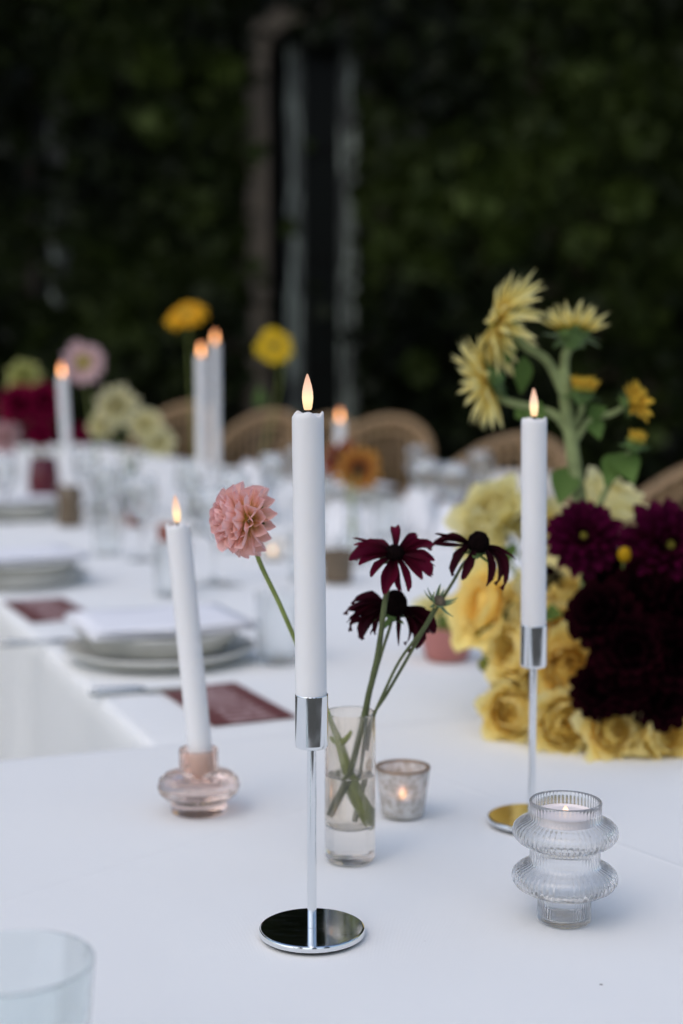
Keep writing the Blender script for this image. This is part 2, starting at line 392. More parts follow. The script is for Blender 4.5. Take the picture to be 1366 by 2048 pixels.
# arched glazed door with peeling pale stiles
m_st, n_, l_, b_ = mat('peeling_grey_paint_glints')
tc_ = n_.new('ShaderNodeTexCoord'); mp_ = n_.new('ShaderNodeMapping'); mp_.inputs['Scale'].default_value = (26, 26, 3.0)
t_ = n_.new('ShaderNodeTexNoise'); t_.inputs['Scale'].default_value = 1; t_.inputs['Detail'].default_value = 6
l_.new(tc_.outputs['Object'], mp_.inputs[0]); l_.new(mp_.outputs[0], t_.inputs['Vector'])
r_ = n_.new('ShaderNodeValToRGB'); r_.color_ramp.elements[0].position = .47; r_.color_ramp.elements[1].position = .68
r_.color_ramp.elements[0].color = (.010, .013, .011, 1); r_.color_ramp.elements[1].color = (.24, .28, .24, 1)  # pale peeling paint; bright spots also painted in for sky reflections on the panes
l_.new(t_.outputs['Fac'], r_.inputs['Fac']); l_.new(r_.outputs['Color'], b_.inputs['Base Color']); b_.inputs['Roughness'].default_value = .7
M_DGLASS = plain('dark_window_glass', (.003, .004, .0035), .3, spec=.04)
M_IRON = plain('dark_iron', (.004, .004, .0035), .8, spec=.05)
door = thing('arched_door', 'tall arched glazed door with peeling grey paint in the ivy wall', 'door', (0, WY, 0))
mb = MB(); outer = []; inner = []
J = wx(540) - wx(495)
for k in range(25):
    a = pi - pi*k/24
    inner.append((DCX + DR*cos(a), spring + (DTOP-spring)*sin(a))); outer.append((DCX + (DR+J)*cos(a), spring + (DTOP-spring+J)*sin(a)))
inner = [(DX0, 0)] + inner + [(DX1, 0)]; outer = [(DX0-J, 0)] + outer + [(DX1+J, 0)]
for k in range(len(inner)-1):
    q = [inner[k], inner[k+1], outer[k+1], outer[k]]
    vs = [(x, -.07, z) for x, z in q] + [(x, -.003, z) for x, z in q]
    mb.add(vs, [(0, 1, 2, 3), (0, 4, 5, 1), (2, 6, 7, 3)])
obj('surround', mb, M_JAMB, door, smooth=False)
def arch_z(x): return spring + (DTOP-spring)*sqrt(max(0.0, 1-((x-DCX)/DR)**2)) - .01
for x0, x1 in ((wx(572), wx(606)), (wx(678), wx(716))):
    za, zb = arch_z(x0), arch_z(x1)
    vs = [(x0, .16, .02), (x1, .16, .02), (x1, .16, zb), (x0, .16, za), (x0, .22, .02), (x1, .22, .02), (x1, .22, zb), (x0, .22, za)]
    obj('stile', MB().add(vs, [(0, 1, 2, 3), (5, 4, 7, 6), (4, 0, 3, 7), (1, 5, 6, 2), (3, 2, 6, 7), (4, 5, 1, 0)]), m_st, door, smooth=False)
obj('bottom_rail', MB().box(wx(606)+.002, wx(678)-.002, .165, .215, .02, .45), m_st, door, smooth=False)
for k, z in enumerate((1.25, 2.05, 2.85)):
    obj('glazing_bar', MB().box(wx(606)+.002, wx(678)-.002, .17, .205, z, z+.03), M_IRON, door, smooth=False)
zz = [.45, 1.25, 2.05, 2.85, DTOP-.12]
for k in range(4):
    obj('pane', MB().box(wx(606)+.003, wx(678)-.003, .183, .19, zz[k]+.031, zz[k+1]-.001), M_DGLASS, door, smooth=False)
obj('back_panel', MB().box(DX0-.02, DX1+.02, .30, .33, 0, DTOP+.02), M_IRON, door, smooth=False)

# ivy-covered window at the left
win = thing('ivy_window', 'narrow old window half buried in ivy at far left', 'window', (0, WY, 0))
xa, xb, za, zb = wx(62), wx(150), wz(620), wz(190)
obj('lintel', MB().box(xa-.12, xb+.02, -.06, -.003, zb, zb+.16), M_JAMB, win, smooth=False)
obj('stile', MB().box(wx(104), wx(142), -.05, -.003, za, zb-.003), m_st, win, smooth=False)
obj('stile', MB().box(xa-.02, xa+.05, -.05, -.003, za, zb-.003), M_JAMB, win, smooth=False)
obj('pane', MB().box(xa+.053, wx(104)-.003, -.03, -.003, za, zb-.003), M_DGLASS, win, smooth=False)
obj('sill', MB().box(xa-.1, xb+.05, -.09, -.003, za-.09, za-.003), M_JAMB, win, smooth=False)

def vnoise(x, y, seed, sc):          # smooth value noise, numpy
    x = x*sc; y = y*sc; xi = np.floor(x).astype(int); yi = np.floor(y).astype(int); fx = x-xi; fy = y-yi
    fx = fx*fx*(3-2*fx); fy = fy*fy*(3-2*fy)
    def h(a, b):
        t = np.sin(a*127.1 + b*311.7 + seed*74.7)*43758.5453
        return t - np.floor(t)
    return (h(xi, yi)*(1-fx)+h(xi+1, yi)*fx)*(1-fy) + (h(xi, yi+1)*(1-fx)+h(xi+1, yi+1)*fx)*fy
def build_ivy():
    rs = np.random.RandomState(3); N = 58000
    x = rs.uniform(-5.2, 5.2, N); z = rs.uniform(.0, 7.55, N)
    big = vnoise(x, z, 1, .9)*.6 + vnoise(x, z, 2, 2.3)*.4
    keep = rs.rand(N) < np.clip((big-.10)*2.6, .35, 1)
    rx_ = DR + J + .04; in_door = (x > DCX-rx_) & (x < wx(714)) & (z < spring + (DTOP-spring+J+.05)*np.sqrt(np.clip(1-((x-DCX)/rx_)**2, 0, 1)))
    keep &= ~(in_door & (rs.rand(N) > np.where((x > wx(595)) & (z > wz(75)), .55, np.where(x < wx(525), .10, .006))))
    edge = (x >= wx(712)) & (x < wx(745)) & (z < DTOP); keep &= ~(edge & (rs.rand(N) > .5))
    leftw = (x > wx(55)) & (x < wx(148)) & (z > wz(610)) & (z < wz(160)); keep &= ~(leftw & (rs.rand(N) > .22))
    gap = (x > wx(1025)) & (x < wx(1075)) & (z > wz(195)) & (z < wz(10)); keep &= ~(gap & (rs.rand(N) > .12))
    x, z, big = x[keep], z[keep], big[keep]; n = len(x)
    depth = .04 + .55*np.clip(vnoise(x, z, 5, 1.4)*.7 + vnoise(x, z, 8, 3.7)*.5 - .25, 0, 1)*rs.rand(n)**.5
    ddoor = np.maximum(np.maximum(wx(480)-x, x-wx(722)), 0); depth = np.minimum(depth, .08 + ddoor*.9)
    sz = rs.uniform(.07, .17, n)*(1+.25*(rs.rand(n) > .93))
    leaf = np.array([[0, 0, 0], [0, -1, -.06], [-.42, .05, .10], [-.52, -.35, .13], [-.22, -.62, .05], [.42, .05, .10], [.52, -.35, .13], [.22, -.62, .05]])
    yaw = rs.normal(0, .55, n); pit = rs.normal(-.45, .38, n); rol = rs.normal(0, .6, n)
    # local leaf: x right, y "up", z out of the wall; roll, pitch, yaw
    L = leaf[None]*sz[:, None, None]
    cr, sr = np.cos(rol)[:, None], np.sin(rol)[:, None]
    X = L[..., 0]*cr - L[..., 1]*sr; Yl = L[..., 0]*sr + L[..., 1]*cr; Z = L[..., 2]
    cp, sp = np.cos(pit)[:, None], np.sin(pit)[:, None]
    Y2 = Yl*cp - Z*sp*-1; Z2 = -Yl*sp*-1*-1 + Z*cp
    cy, sy = np.cos(yaw)[:, None], np.sin(yaw)[:, None]
    X3 = X*cy + Z2*sy; Z3 = -X*sy + Z2*cy
    V = np.stack([x[:, None]+X3, WY - .012 - depth[:, None] - Z3, np.maximum(z[:, None]+Y2, .01)], -1)
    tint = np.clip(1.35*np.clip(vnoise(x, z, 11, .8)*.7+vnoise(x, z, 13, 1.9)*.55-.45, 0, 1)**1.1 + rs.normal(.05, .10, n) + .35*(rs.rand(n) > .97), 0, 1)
    tint *= np.clip(.75 + .35*vnoise(x, z, 21, .35) + .24*x/3, .25, 1.35)  # leaves darken to the left: wall shade painted into the tint
    tc_x = np.concatenate([rs.uniform(-3.2, 3.2, 34), [wx(1240), wx(1150), wx(1255), wx(325), wx(330), wx(1235), wx(1000), wx(880)]])
    tc_z = np.concatenate([rs.uniform(.8, 5, 34), [wz(220), wz(490), wz(640), wz(150), wz(250), wz(400), wz(470), wz(420)]])
    for k in range(len(tc_x)):             # tufts of young, brighter growth
        d2 = (x-tc_x[k])**2 + (z-tc_z[k])**2; rr_ = rs.uniform(.05, .14) if k < 34 else .13
        sel = d2 < rr_**2; tint[sel] = np.clip(tint[sel] + rs.uniform(.1, .45 if k < 34 else .6), 0, 1); depth_b = sel
        V[sel, :, 1] -= .10
    V[..., 1] = np.minimum(V[..., 1], WY-.006)
    me = bpy.data.meshes.new('ivy'); nv = n*8
    faces = np.array([[0, 2, 3, 4, 1], [1, 7, 6, 5, 0]])
    F = (np.arange(n)[:, None, None]*8 + faces[None]).reshape(-1)
    me.vertices.add(nv); me.vertices.foreach_set('co', V.reshape(-1))
    me.loops.add(len(F)); me.loops.foreach_set('vertex_index', F.astype(np.int32))
    me.polygons.add(n*2); me.polygons.foreach_set('loop_start', np.arange(n*2, dtype=np.int32)*5)
    try: me.polygons.foreach_set('loop_total', np.full(n*2, 5, dtype=np.int32))
    except Exception: pass
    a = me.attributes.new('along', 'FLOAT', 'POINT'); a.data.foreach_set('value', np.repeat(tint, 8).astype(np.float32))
    me.update(calc_edges=True); me.validate()
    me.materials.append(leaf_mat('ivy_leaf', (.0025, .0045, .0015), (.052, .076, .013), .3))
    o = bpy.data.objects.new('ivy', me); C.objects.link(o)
    tag(o, 'dense dark green ivy covering the house wall', 'ivy', kind='stuff')
build_ivy()

# ------------------------------------------------------------------ tables under white cloths
TH = R(22); UV = Vector((cos(TH), sin(TH), 0)); VV = Vector((-sin(TH), cos(TH), 0))
def uv_of(p): return (p.x*UV.x + p.y*UV.y, p.x*VV.x + p.y*VV.y)
def from_uv(u, v, z=TZ): q = UV*u + VV*v; return Vector((q.x, q.y, z))
def cloth(name, label, u0, u1, v0, v1, z, seed, step=.03):
    r2 = random.Random(seed)
    nu = int((u1-u0)/step); nv = int((v1-v0)/step); mbc = MB(); rad = .012
    idx = {}; vs = []; fs = []
    for j in range(nv+1):
        for i in range(nu+1):
            u = u0 + rad + (u1-u0-2*rad)*i/nu; v = v0 + rad + (v1-v0-2*rad)*j/nv
            q = from_uv(u, v); h = z + .0006*sin(u*9+seed)*sin(v*7+1.3*seed)
            idx[i, j] = len(vs); vs.append((q.x, q.y, h))
    for j in range(nv):
        for i in range(nu): fs.append((idx[i, j], idx[i+1, j], idx[i+1, j+1], idx[i, j+1]))
    # the skirt: round the edge then fall in soft folds to the ground
    loop = [(i, 0) for i in range(nu)] + [(nu, j) for j in range(nv)] + [(i, nv) for i in range(nu, 0, -1)] + [(0, j) for j in range(nv, 0, -1)]
    def nrm(i, j):
        x = (-1 if i == 0 else 1 if i == nu else 0); y = (-1 if j == 0 else 1 if j == nv else 0)
        d = sqrt(x*x+y*y) or 1; return (x/d, y/d)
    prev = [idx[k] for k in loop]; n = len(loop)
    levels = [(.3, .08), (.7, .45), (1.0, 1.0), (1.0, 3), (1.1, 10), (1.3, 25), (1.6, 42), (1.9, 60.5)]
    for lv, (o, dn) in enumerate(levels):
        cur = []
        for k, (i, j) in enumerate(loop):
            b = Vector(vs[idx[i, j]]); nx, ny = nrm(i, j); s = k*step
            amp = max(0, (dn-1)/60)*.022
            off = o*rad + amp*(1+sin(s*17+seed)+.6*sin(s*29+2*seed))
            d = UV*nx*off + VV*ny*off
            cur.append(len(vs)); vs.append((b.x+d.x, b.y+d.y, max(.012, z - rad*dn if dn <= 1 else z - .012*dn)))
        for k in range(n):
            q = (k+1) % n; fs.append((prev[k], cur[k], cur[q], prev[q]))
        prev = cur
    mbc.add(vs, fs)
    me = mbc.mesh(name, M_CLOTH)
    # outside faces must look outward
    import bmesh
    bm = bmesh.new(); bm.from_mesh(me); bmesh.ops.recalc_face_normals(bm, faces=bm.faces); bm.to_mesh(me); bm.free()
    o = link(name, me); tag(o, label, 'tablecloth'); return o
cloth('tablecloth', 'white tablecloth of the long banquet table running away to the back', .375, 2.05, 1.44, 9.3, TZ, 2, .05)
cloth('tablecloth', 'white tablecloth of the near cross table in the foreground', -1.1, 2.15, .48, 1.49, TZ+.0025, 5)
TN = TZ + .004                        # resting height on the near cloth
def table_z(p): return TN if uv_of(p)[1] < 1.49 else TZ + .0015

# ------------------------------------------------------------------ candles and stands
M_FARFL = flame_mat('far_candle_flame', 5.0, .025, .62)
def candle(label, base, top, r=.011, group='white taper candles', lean_flame=0, cat='candle', fm=None, fk=1.0):
    base = Vector(base); top = Vector(top); L = (top-base).length
    t = thing('taper_candle', label, cat, base, 0, group); M = frame_to(top-base)
    t.matrix_basis = T(*base) @ M
    rr = random.Random(int(base.x*1e4) + 5); ph = [rr.uniform(0, 6.28) for _ in range(3)]
    def mod(k, rad, z, a):
        if k in (4, 5, 6): z += .0011*sin(3*a+ph[0]) + .0008*sin(5*a+ph[1])
        return rad*(1+.006*sin(2*a+ph[2])), z
    prof = [(0, 0), (r*.96, 0), (r*.99, .02), (r, L-.004), (r*.985, L-.001), (r*.90, L), (r*.80, L-.0012), (r*.60, L-.0040), (0, L-.0048)]
    obj('wax_body', MB().lathe(prof, 40, mod), M_WAX, t)
    obj('wick', MB().lathe([(0, L-.005), (.0011, L-.005), (.0011, L+.0028), (0, L+.0028)], 10), M_WICK, t)
    fp = [(0, 0), (.0024, .0002), (.0030, .002), (.0036, .006), (.0038, .009), (.0036, .0125), (.0029, .0165), (.0017, .0212), (.0007, .0240), (0, .0250)]
    obj('flame', MB().lathe(fp, 20), fm or M_FLAME, t, T(0, 0, L+.0022) @ Matrix.Rotation(lean_flame, 4, 'Y') @ Matrix.Scale(fk, 4))
    return t
stand_meshes = {}
def stand(label, p, h=.172, rb=.0375):
    t = thing('candle_stand', label, 'candle stand', p, 0, 'chrome candle stands')
    base = [(0, 0), (rb-.0012, 0), (rb, .0006), (rb, .0034), (rb-.0004, .0042), (rb-.0014, .0046), (0, .0046)]
    obj('base_plate', MB().lathe(base, 96, sup=.0004), M_CHROME, t, angle=40)
    obj('stem', MB().lathe([(0, .0047), (.0033, .0047), (.0033, h-.0385), (0, h-.0385)], 24), M_CHROME, t, angle=40)
    ro, ri = .0116, .0111
    cup = [(0, h-.038), (ro-.0022, h-.038), (ro-.0006, h-.0372), (ro, h-.0355), (ro, h-.0004), (ro-.0002, h), (ri, h), (ri-.0001, h-.030), (0, h-.030)]
    obj('cup', MB().lathe(cup, 64, sup=.0004), M_CHROME, t, angle=35)
    obj('felt_pad', MB().lathe([(0, -.0012), (rb-.002, -.0012), (rb-.002, -.0001), (0, -.0001)], 48), M_WICK, t)
    return t
def stand_on(px, py): p = on(px, py, TN+.0012); return p
p1 = stand_on(624, 1866); stand('chrome candle stand in sharp focus at the centre of the near table', p1)
candle('white taper candle in the sharp chrome stand at the centre', p1+Vector((0, 0, .143)), p1+Vector((-.0022, 0, .3675)))
p2 = stand_on(1063, 1642); stand('chrome candle stand behind the ribbed glass tealight holder, beside yellow roses', p2, .177, .039)
candle('white taper candle beside the tall pale sunflower branch', p2+Vector((0, 0, .148)), p2+Vector((-.002, 0, .3575)), .0111, lean_flame=-.12)

# blush bubble holder with a leaning candle
p3 = on(398, 1622, TN)
def solid(prof_out, prof_in): return prof_out + list(reversed(prof_in))
t = thing('glass_candle_holder', 'blush pink glass bubble candle holder at left of the chrome stand', 'candle holder', p3)
out = [(0, 0), (.0235, 0), (.0252, .0015), (.0255, .008), (.0262, .0115), (.0315, .0145), (.0362, .019), (.0377, .0245), (.0362, .030), (.031, .0345), (.0225, .0375), (.0182, .0395), (.0178, .045), (.0178, .0575), (.0170, .0585)]
inn = [(0, .026), (.0115, .026), (.0132, .028), (.0145, .045), (.0155, .0575)]
obj('glass_body', MB().lathe(solid(out, inn), 64, sup=.0006), M_BLUSH, t, angle=60)
lean = Vector((at(350, 1055, p3.y).x - at(393, 1500, p3.y).x, -.004, at(350, 1055, p3.y).z - at(393, 1500, p3.y).z)).normalized()
cb = p3 + Vector((.004, 0, .0275)); LL = .206 + .031
candle('white taper candle leaning left in the blush glass holder', cb, cb + lean*LL, .0112, lean_flame=.03)

# ------------------------------------------------------------------ flowers: petals and heads
def petal(name, L, W, prof, material, curl=0, cup=0, nl=7, nw=4, notch=0, arch=0, twist=0):
    m_ = MB(); vs = []; fs = []; at_ = []
    for i in range(nl+1):
        s = i/nl; k = s*(len(prof)-1); a = int(min(k, len(prof)-2)); w = W/2*(prof[a]+(prof[a+1]-prof[a])*(k-a))
        for j in range(nw+1):
            tt = -1 + 2*j/nw
            x = L*s - notch*L*(1-abs(tt))*(1 if i == nl else 0) * (1 if j % 2 == 0 else 0)
            if i == nl: x -= L*.06*tt*tt
            y = w*tt; z = curl*L*s*s + cup*w*tt*tt*2 - arch*L*sin(pi*s)
            if twist: ang = twist*s; y, z = y*cos(ang) - z*sin(ang)*.5, z + y*sin(ang)
            vs.append((x, y, z)); at_.append(max(.01, s))
    q = nw+1
    for i in range(nl):
        for j in range(nw): fs.append((i*q+j, (i+1)*q+j, (i+1)*q+j+1, i*q+j+1))
    m_.add(vs, fs, at_); me = m_.mesh(name, material); return me
OVAL = [.25, .55, .85, 1, .98, .8, .3]
LONG = [.35, .7, .95, 1, .9, .65, .12]
ROUND = [.35, .6, .85, 1, 1, .9, .55]
def head(parent, loc, n, layers, r, center_mb, center_mat, center_name='flower_center', joined=None, jit=.1, spin=0, z0=0, centre_label=None):
    """layers: (count, ring radius, height, elevation deg, mesh, scale). joined = name: one mesh of all petals."""
    c = obj(center_name, center_mb, center_mat, parent, frame_to(n, loc, spin))
    jm = MB() if joined else None; jmat = None
    for li, (cnt, rr, h, el, mesh, sc) in enumerate(layers):
        for k in range(cnt):
            a = 2*pi*(k + .5*(li % 2))/cnt + r.uniform(-1, 1)*jit*2.2/max(1, cnt/6)
            s = sc*r.uniform(1-jit, 1+jit)
            m_ = mesh if not isinstance(mesh, (list, tuple)) else r.choice(mesh)
            M = Matrix.Rotation(a, 4, 'Z') @ T(rr, 0, h) @ Matrix.Rotation(-R(el + r.uniform(-1, 1)*jit*60), 4, 'Y') @ Matrix.Rotation(r.uniform(-1, 1)*jit*1.5, 4, 'X') @ Matrix.Scale(s, 4)
            if joined:
                vals = [0.0]*len(m_.vertices); m_.attributes['along'].data.foreach_get('value', vals)
                jm.add([v.co for v in m_.vertices], [tuple(p.vertices) for p in m_.polygons], vals, M); jmat = m_.materials[0]
            else:
                link('petal', m_, c, M)
    if joined:
        o = obj(joined, jm, jmat, c); o['kind'] = 'stuff'
    return c
def dome(r, h, seg=20):
    return MB().lathe([(0, 0), (r*.75, -.05*h), (r, h*.25), (r*.93, h*.6), (r*.6, h*.9), (0, h)], seg)
def calyx(parent, loc, n, r, k=8, L=None):
    m_ = MB(); L = L or r*1.6
    m_.lathe([(0, -r*.9), (r*.35, -r*.8), (r*.8, -r*.3), (r, .1*r), (0, .12*r)], 14)
    for i in range(k):
        a = 2*pi*i/k; M = Matrix.Rotation(a, 4, 'Z') @ T(r*.7, 0, -r*.2) @ Matrix.Rotation(-R(rnd.uniform(-25, 25)), 4, 'Y')
        m_.add([(0, -r*.28, 0), (L*.5, -r*.3, .05*r), (L, 0, 0), (L*.5, r*.3, .05*r), (0, r*.28, 0)], [(0, 1, 3, 4), (1, 2, 3)], [.2]*5, M)
    return obj('calyx', m_, M_CALYX, parent, frame_to(n, loc))
def stem(parent, pts, r, material, n=5, seg=8, name='stem'):
    pts = smooth_path(pts, n); k = len(pts)
    if not hasattr(r, '__len__'): rr = r
    else: rr = [r[0] + (r[1]-r[0])*i/(k-1) for i in range(k)]
    return obj(name, MB().tube(pts, rr, seg), material, parent)
def leaf(parent, base, tip, w, up=(0, 0, 1), material=None, droop=.1):
    base = Vector(base); tip = Vector(tip); d = tip-base; L = d.length
    x = d.normalized(); y = Vector(up).cross(x).normalized(); z = x.cross(y)
    M = Matrix(((x.x, y.x, z.x, base.x), (x.y, y.y, z.y, base.y), (x.z, y.z, z.z, base.z), (0, 0, 0, 1)))
    m_ = MB(); pr = [.1, .75, 1, .9, .65, .35, .02]; vs = []; fs = []; aa = []
    for i, p in enumerate(pr):
        s = i/(len(pr)-1)
        for j in (-1, -.5, 0, .5, 1): vs.append((L*s, w/2*p*j, abs(j)*w*.13*p - droop*L*s*s + droop*L*s)); aa.append(.25+.5*s*(1-abs(j)*.4))
    for i in range(len(pr)-1):
        for j in range(4): fs.append((i*5+j, (i+1)*5+j, (i+1)*5+j+1, i*5+j+1))
    m_.add(vs, fs, aa); return obj('leaf', m_, material or M_LEAF, parent, M)

# ---- bud vase with water on the near table
pv = on(700, 1719, TN)
vr, vh = .0207, .1235
vase = thing('bud_vase', 'slim pale blush glass cylinder vase holding the pink dahlia stem', 'vase', pv)
out = [(0, .0008), (vr-.005, 0), (vr-.0018, .0012), (vr, .0045), (vr, vh-.001), (vr-.0006, vh)]
inn = [(0, .0285), (vr-.0055, .0288), (vr-.0030, .031), (vr-.0022, .035), (vr-.0020, vh-.0005)]
obj('glass_body', MB().lathe(solid(out, inn), 72, sup=.0006), M_PALE_BLUSH, vase, angle=50)
wr = vr-.00185
obj('water', MB().lathe([(0, .0283), (vr-.0054, .0286), (vr-.0028, .0309), (wr, .0351), (wr, .0722), (wr-.0012, .0712), (0, .0710)], 72, sup=.0006), M_WATER, vase, angle=60)

def vase_pt(px, py, dy=0.0): return at(px, py, pv.y + dy)
# pink dahlia
c = at(489, 1041, 1.085); n_d = Vector((-.86, -.47, .16)).normalized()
dah = thing('pink_dahlia', 'pink dahlia on a long green stem left of the central candle', 'dahlia', pv + Vector((.012, 0, .03)))
o0 = dah.location.copy()
att = at(513, 1106, 1.10)
pts = [c - n_d*.012 - o0, att - o0, at(560, 1210, 1.115) - o0, at(610, 1325, 1.13) - o0, vase_pt(655, 1424, -.008) - o0, vase_pt(680, 1490, .002) - o0, vase_pt(708, 1585, .006) - o0, vase_pt(733, 1652, .006) - o0]
sp = smooth_path(pts, 6); nsp = len(sp)
rr = [(.0019 if i/nsp < .6 else 0.0019 + .0028*min(1, (i/nsp-.6)/.16)) for i in range(nsp)]
obj('stem', MB().tube(sp, rr, 10), M_STEM, dah)
nod = vase_pt(681, 1478, .001) - o0
mb = MB(); mb.tube([nod + Vector((0, 0, -.004)), nod + Vector((.006, -.001, .002)), nod + Vector((.009, -.001, .007))], [.003, .0022, .0014], 8)
mb.tube([nod + Vector((0, 0, -.005)), nod + Vector((-.006, 0, -.001)), nod + Vector((-.009, 0, .002))], [.003, .002, .0012], 8); obj('stem_node', mb, M_STEM, dah)
pd = [petal('petal', .0250, .0140, [.35, .62, .88, 1, 1, .86, .38], P_PINK, curl=.20, cup=.50, nl=7, nw=4),
      petal('petal', .0245, .0130, [.35, .6, .85, 1, .97, .80, .30], P_PINK, curl=.10, cup=.65, nl=7, nw=4, twist=.18),
      petal('petal', .0240, .0145, [.35, .62, .9, 1, 1, .9, .45], P_PINK, curl=.30, cup=.40, nl=7, nw=4, twist=-.12)]
pdi = petal('petal', .018, .0115, [.5, .8, 1, 1, .95, .8, .45], P_PINK, curl=.36, cup=.85, nl=7, nw=4)
r1 = random.Random(4)
lay = [(13, .006, -.009, -34, pd, .92), (15, .007, -.005, -14, pd, 1.0), (15, .007, -.001, 6, pd, 1.0), (14, .007, .003, 24, pd, .96), (14, .006, .006, 40, pd, .90), (12, .005, .008, 54, pd, .82), (10, .0042, .009, 64, pdi, 1.0), (7, .003, .010, 74, pdi, .95), (5, .0018, .010, 83, pdi, .85)]
lay = [(a_, b_*.95, c_*.8, e_, m_, s_*.91) for a_, b_, c_, e_, m_, s_ in lay]
head(dah, c - o0, n_d, lay, r1, dome(.0085, .010), P_PINK, jit=.09)
calyx(dah, c - n_d*.008 - o0, n_d, .0075, 7, .012)

# wine coloured coneflowers
def ragged(m_, seed, n, L, W):
    rg = random.Random(seed); out = []
    for k in range(n):
        w = W*rg.uniform(.75, 1.15); pr = [.42, .62, .85, 1, rg.uniform(.8, 1), rg.uniform(.55, .85), rg.uniform(.25, .5)]
        out.append(petal('petal', L*rg.uniform(.9, 1.08), w, pr, m_, curl=rg.uniform(-.5, .1), cup=rg.uniform(.2, .9), nl=8, nw=4, notch=rg.uniform(.04, .16), twist=rg.uniform(-1.0, 1.0), arch=rg.uniform(-.12, .08)))
    return out
def curled(m_, seed, n, L):
    rg = random.Random(seed)
    return [petal('petal', L*rg.uniform(.85, 1.1), .0042, [.6, .9, 1, .85, .6, .45, .2], m_, curl=rg.uniform(-.5, .15), cup=.9, nl=8, nw=2, twist=rg.uniform(.6, 1.6)) for k in range(n)]
pw = [ragged(P_WINE, 1, 6, .029, .0112), ragged(P_WINE, 2, 4, .027, .0085), curled(P_WINE, 3, 3, .028)]
pwd = [ragged(P_WINED, 4, 6, .030, .0112), ragged(P_WINED, 5, 5, .029, .0080), curled(P_WINED, 6, 4, .028)]
def cone(r, h): return MB().lathe([(0, -.25*h), (r*.7, -.2*h), (r*.98, .05*h), (r, .3*h), (r*.86, .62*h), (r*.52, .9*h), (0, h)], 24, lambda k, rad, z, a: (rad*(1+.05*sin(13*a+k*2.2)), z))
def coneflower(label, c, n, pts, cr, ch, petals, angles, el, r_s, stem_r=(.0013, .0023), lens=None, name='wine_coneflower'):
    base = Vector(pts[-1]); t = thing(name, label, 'coneflower', base, 0, 'wine coneflowers in the bud vase')
    n = Vector(n).normalized(); rg = random.Random(r_s)
    obj('stem', (lambda q: MB().tube(q, [stem_r[0]+(stem_r[1]-stem_r[0])*i/(len(q)-1) for i in range(len(q))], 8, wob=.06))(smooth_path([c - n*.006 - base] + [Vector(p)-base for p in pts], 6)), M_STEM2, t)
    ctr = obj('cone', cone(cr, ch), M_CONE, t, frame_to(n, c - base))
    # petals placed by their direction in the flower's plane (degrees), so gaps and missing rays stay as seen
    F = frame_to(n, c); F3 = F.to_3x3()
    for k, (ang, sc, kind, e) in enumerate(angles):
        # ang: direction as seen from the camera, 0 = right, 90 = up
        d = Vector((cos(R(ang)), 0, sin(R(ang))))
        dl = F3.transposed() @ (d - n*d.dot(n)*1.0); a = atan2(dl.y, dl.x)
        M = Matrix.Rotation(a, 4, 'Z') @ T(cr*.78, 0, rg.uniform(-.001, .001)) @ Matrix.Rotation(-R(el + e), 4, 'Y') @ Matrix.Rotation(rg.uniform(-.35, .35), 4, 'X') @ Matrix.Scale(sc, 4)
        link('petal', rg.choice(petals[kind]), ctr, M)
    calyx(t, c - n*.004 - base, n, cr*.75, 8, cr*1.5)
    return t
YF = pv.y - .005
cA = at(789, 1108, YF-.012)
coneflower('wine red coneflower facing the camera, topmost and widest open in the bud vase', cA, (.02, -.62, .78),
           [at(772, 1190, YF-.006), at(757, 1300, YF), at(738, 1385, YF), vase_pt(726, 1440, -.006), vase_pt(700, 1545, 0), vase_pt(668, 1630, 0)], .0080, .0065, pw,
           [(88, .92, 0, 8), (32, .98, 0, 6), (12, .95, 1, 2), (-4, .9, 2, 0), (-12, .95, 1, -8), (-38, 1.05, 0, -22), (-72, 1.0, 0, -30), (-100, 1.0, 0, -28), (-120, .8, 1, -25), (196, 1.05, 0, -4), (178, .9, 1, 4), (160, .95, 0, 10), (150, 1.1, 2, 14), (188, 1.05, 2, 0), (5, .8, 2, -5), (60, .8, 1, 0), (118, .8, 1, 2), (215, .9, 1, -14), (-20, 1.0, 2, -12), (-55, .9, 1, -26), (-88, .9, 1, -34), (22, 1.0, 1, 8)], 4, 1, (.0021, .0026))
cB = at(788, 1218, YF+.016)
coneflower('dark drooping coneflower with large black cone below the open wine coneflower', cB, (.12, -.28, .95),
           [at(778, 1260, YF+.014), at(756, 1330, YF+.012), at(738, 1400, YF+.008), vase_pt(732, 1450, .004), vase_pt(722, 1540, .006), vase_pt(706, 1638, .006)], .0105, .0165, pwd,
           [(150, 1.0, 0, 38), (166, 1.05, 1, 25), (186, 1.05, 0, 10), (205, .95, 1, 0), (222, 1.05, 0, -14), (245, .9, 2, -25), (268, 1.0, 2, -30), (290, .95, 1, -25), (310, 1.15, 0, -18), (330, 1.15, 0, -5), (345, 1.05, 0, 5), (358, .9, 1, 15), (235, .8, 1, -20), (320, .9, 1, -12), (158, 1.1, 1, 32), (176, 1.1, 2, 18), (196, 1.1, 1, 2), (214, 1.0, 0, -8), (300, 1.1, 0, -22), (338, 1.1, 1, 0)], -28, 2, (.0012, .0016))
cC = at(955, 1094, YF+.004)
coneflower('dark drooping coneflower at the right, reaching towards the second candle', cC, (.16, -.25, .95),
           [at(928, 1126, YF+.004), at(905, 1165, YF+.004), at(842, 1270, YF+.004), at(775, 1385, YF+.004), vase_pt(746, 1432, .002), vase_pt(728, 1500, .006), vase_pt(712, 1600, .008)], .0090, .0135, pwd,
           [(158, .98, 0, 30), (170, 1.0, 2, 28), (182, 1.0, 1, 20), (145, .95, 2, 35), (235, .9, 0, -22), (255, .95, 1, -30), (275, .9, 0, -30), (292, 1.0, 2, -25), (312, 1.12, 0, -12), (322, 1.0, 0, -20), (2, .95, 2, 22)], -22, 3, (.0013, .0014))
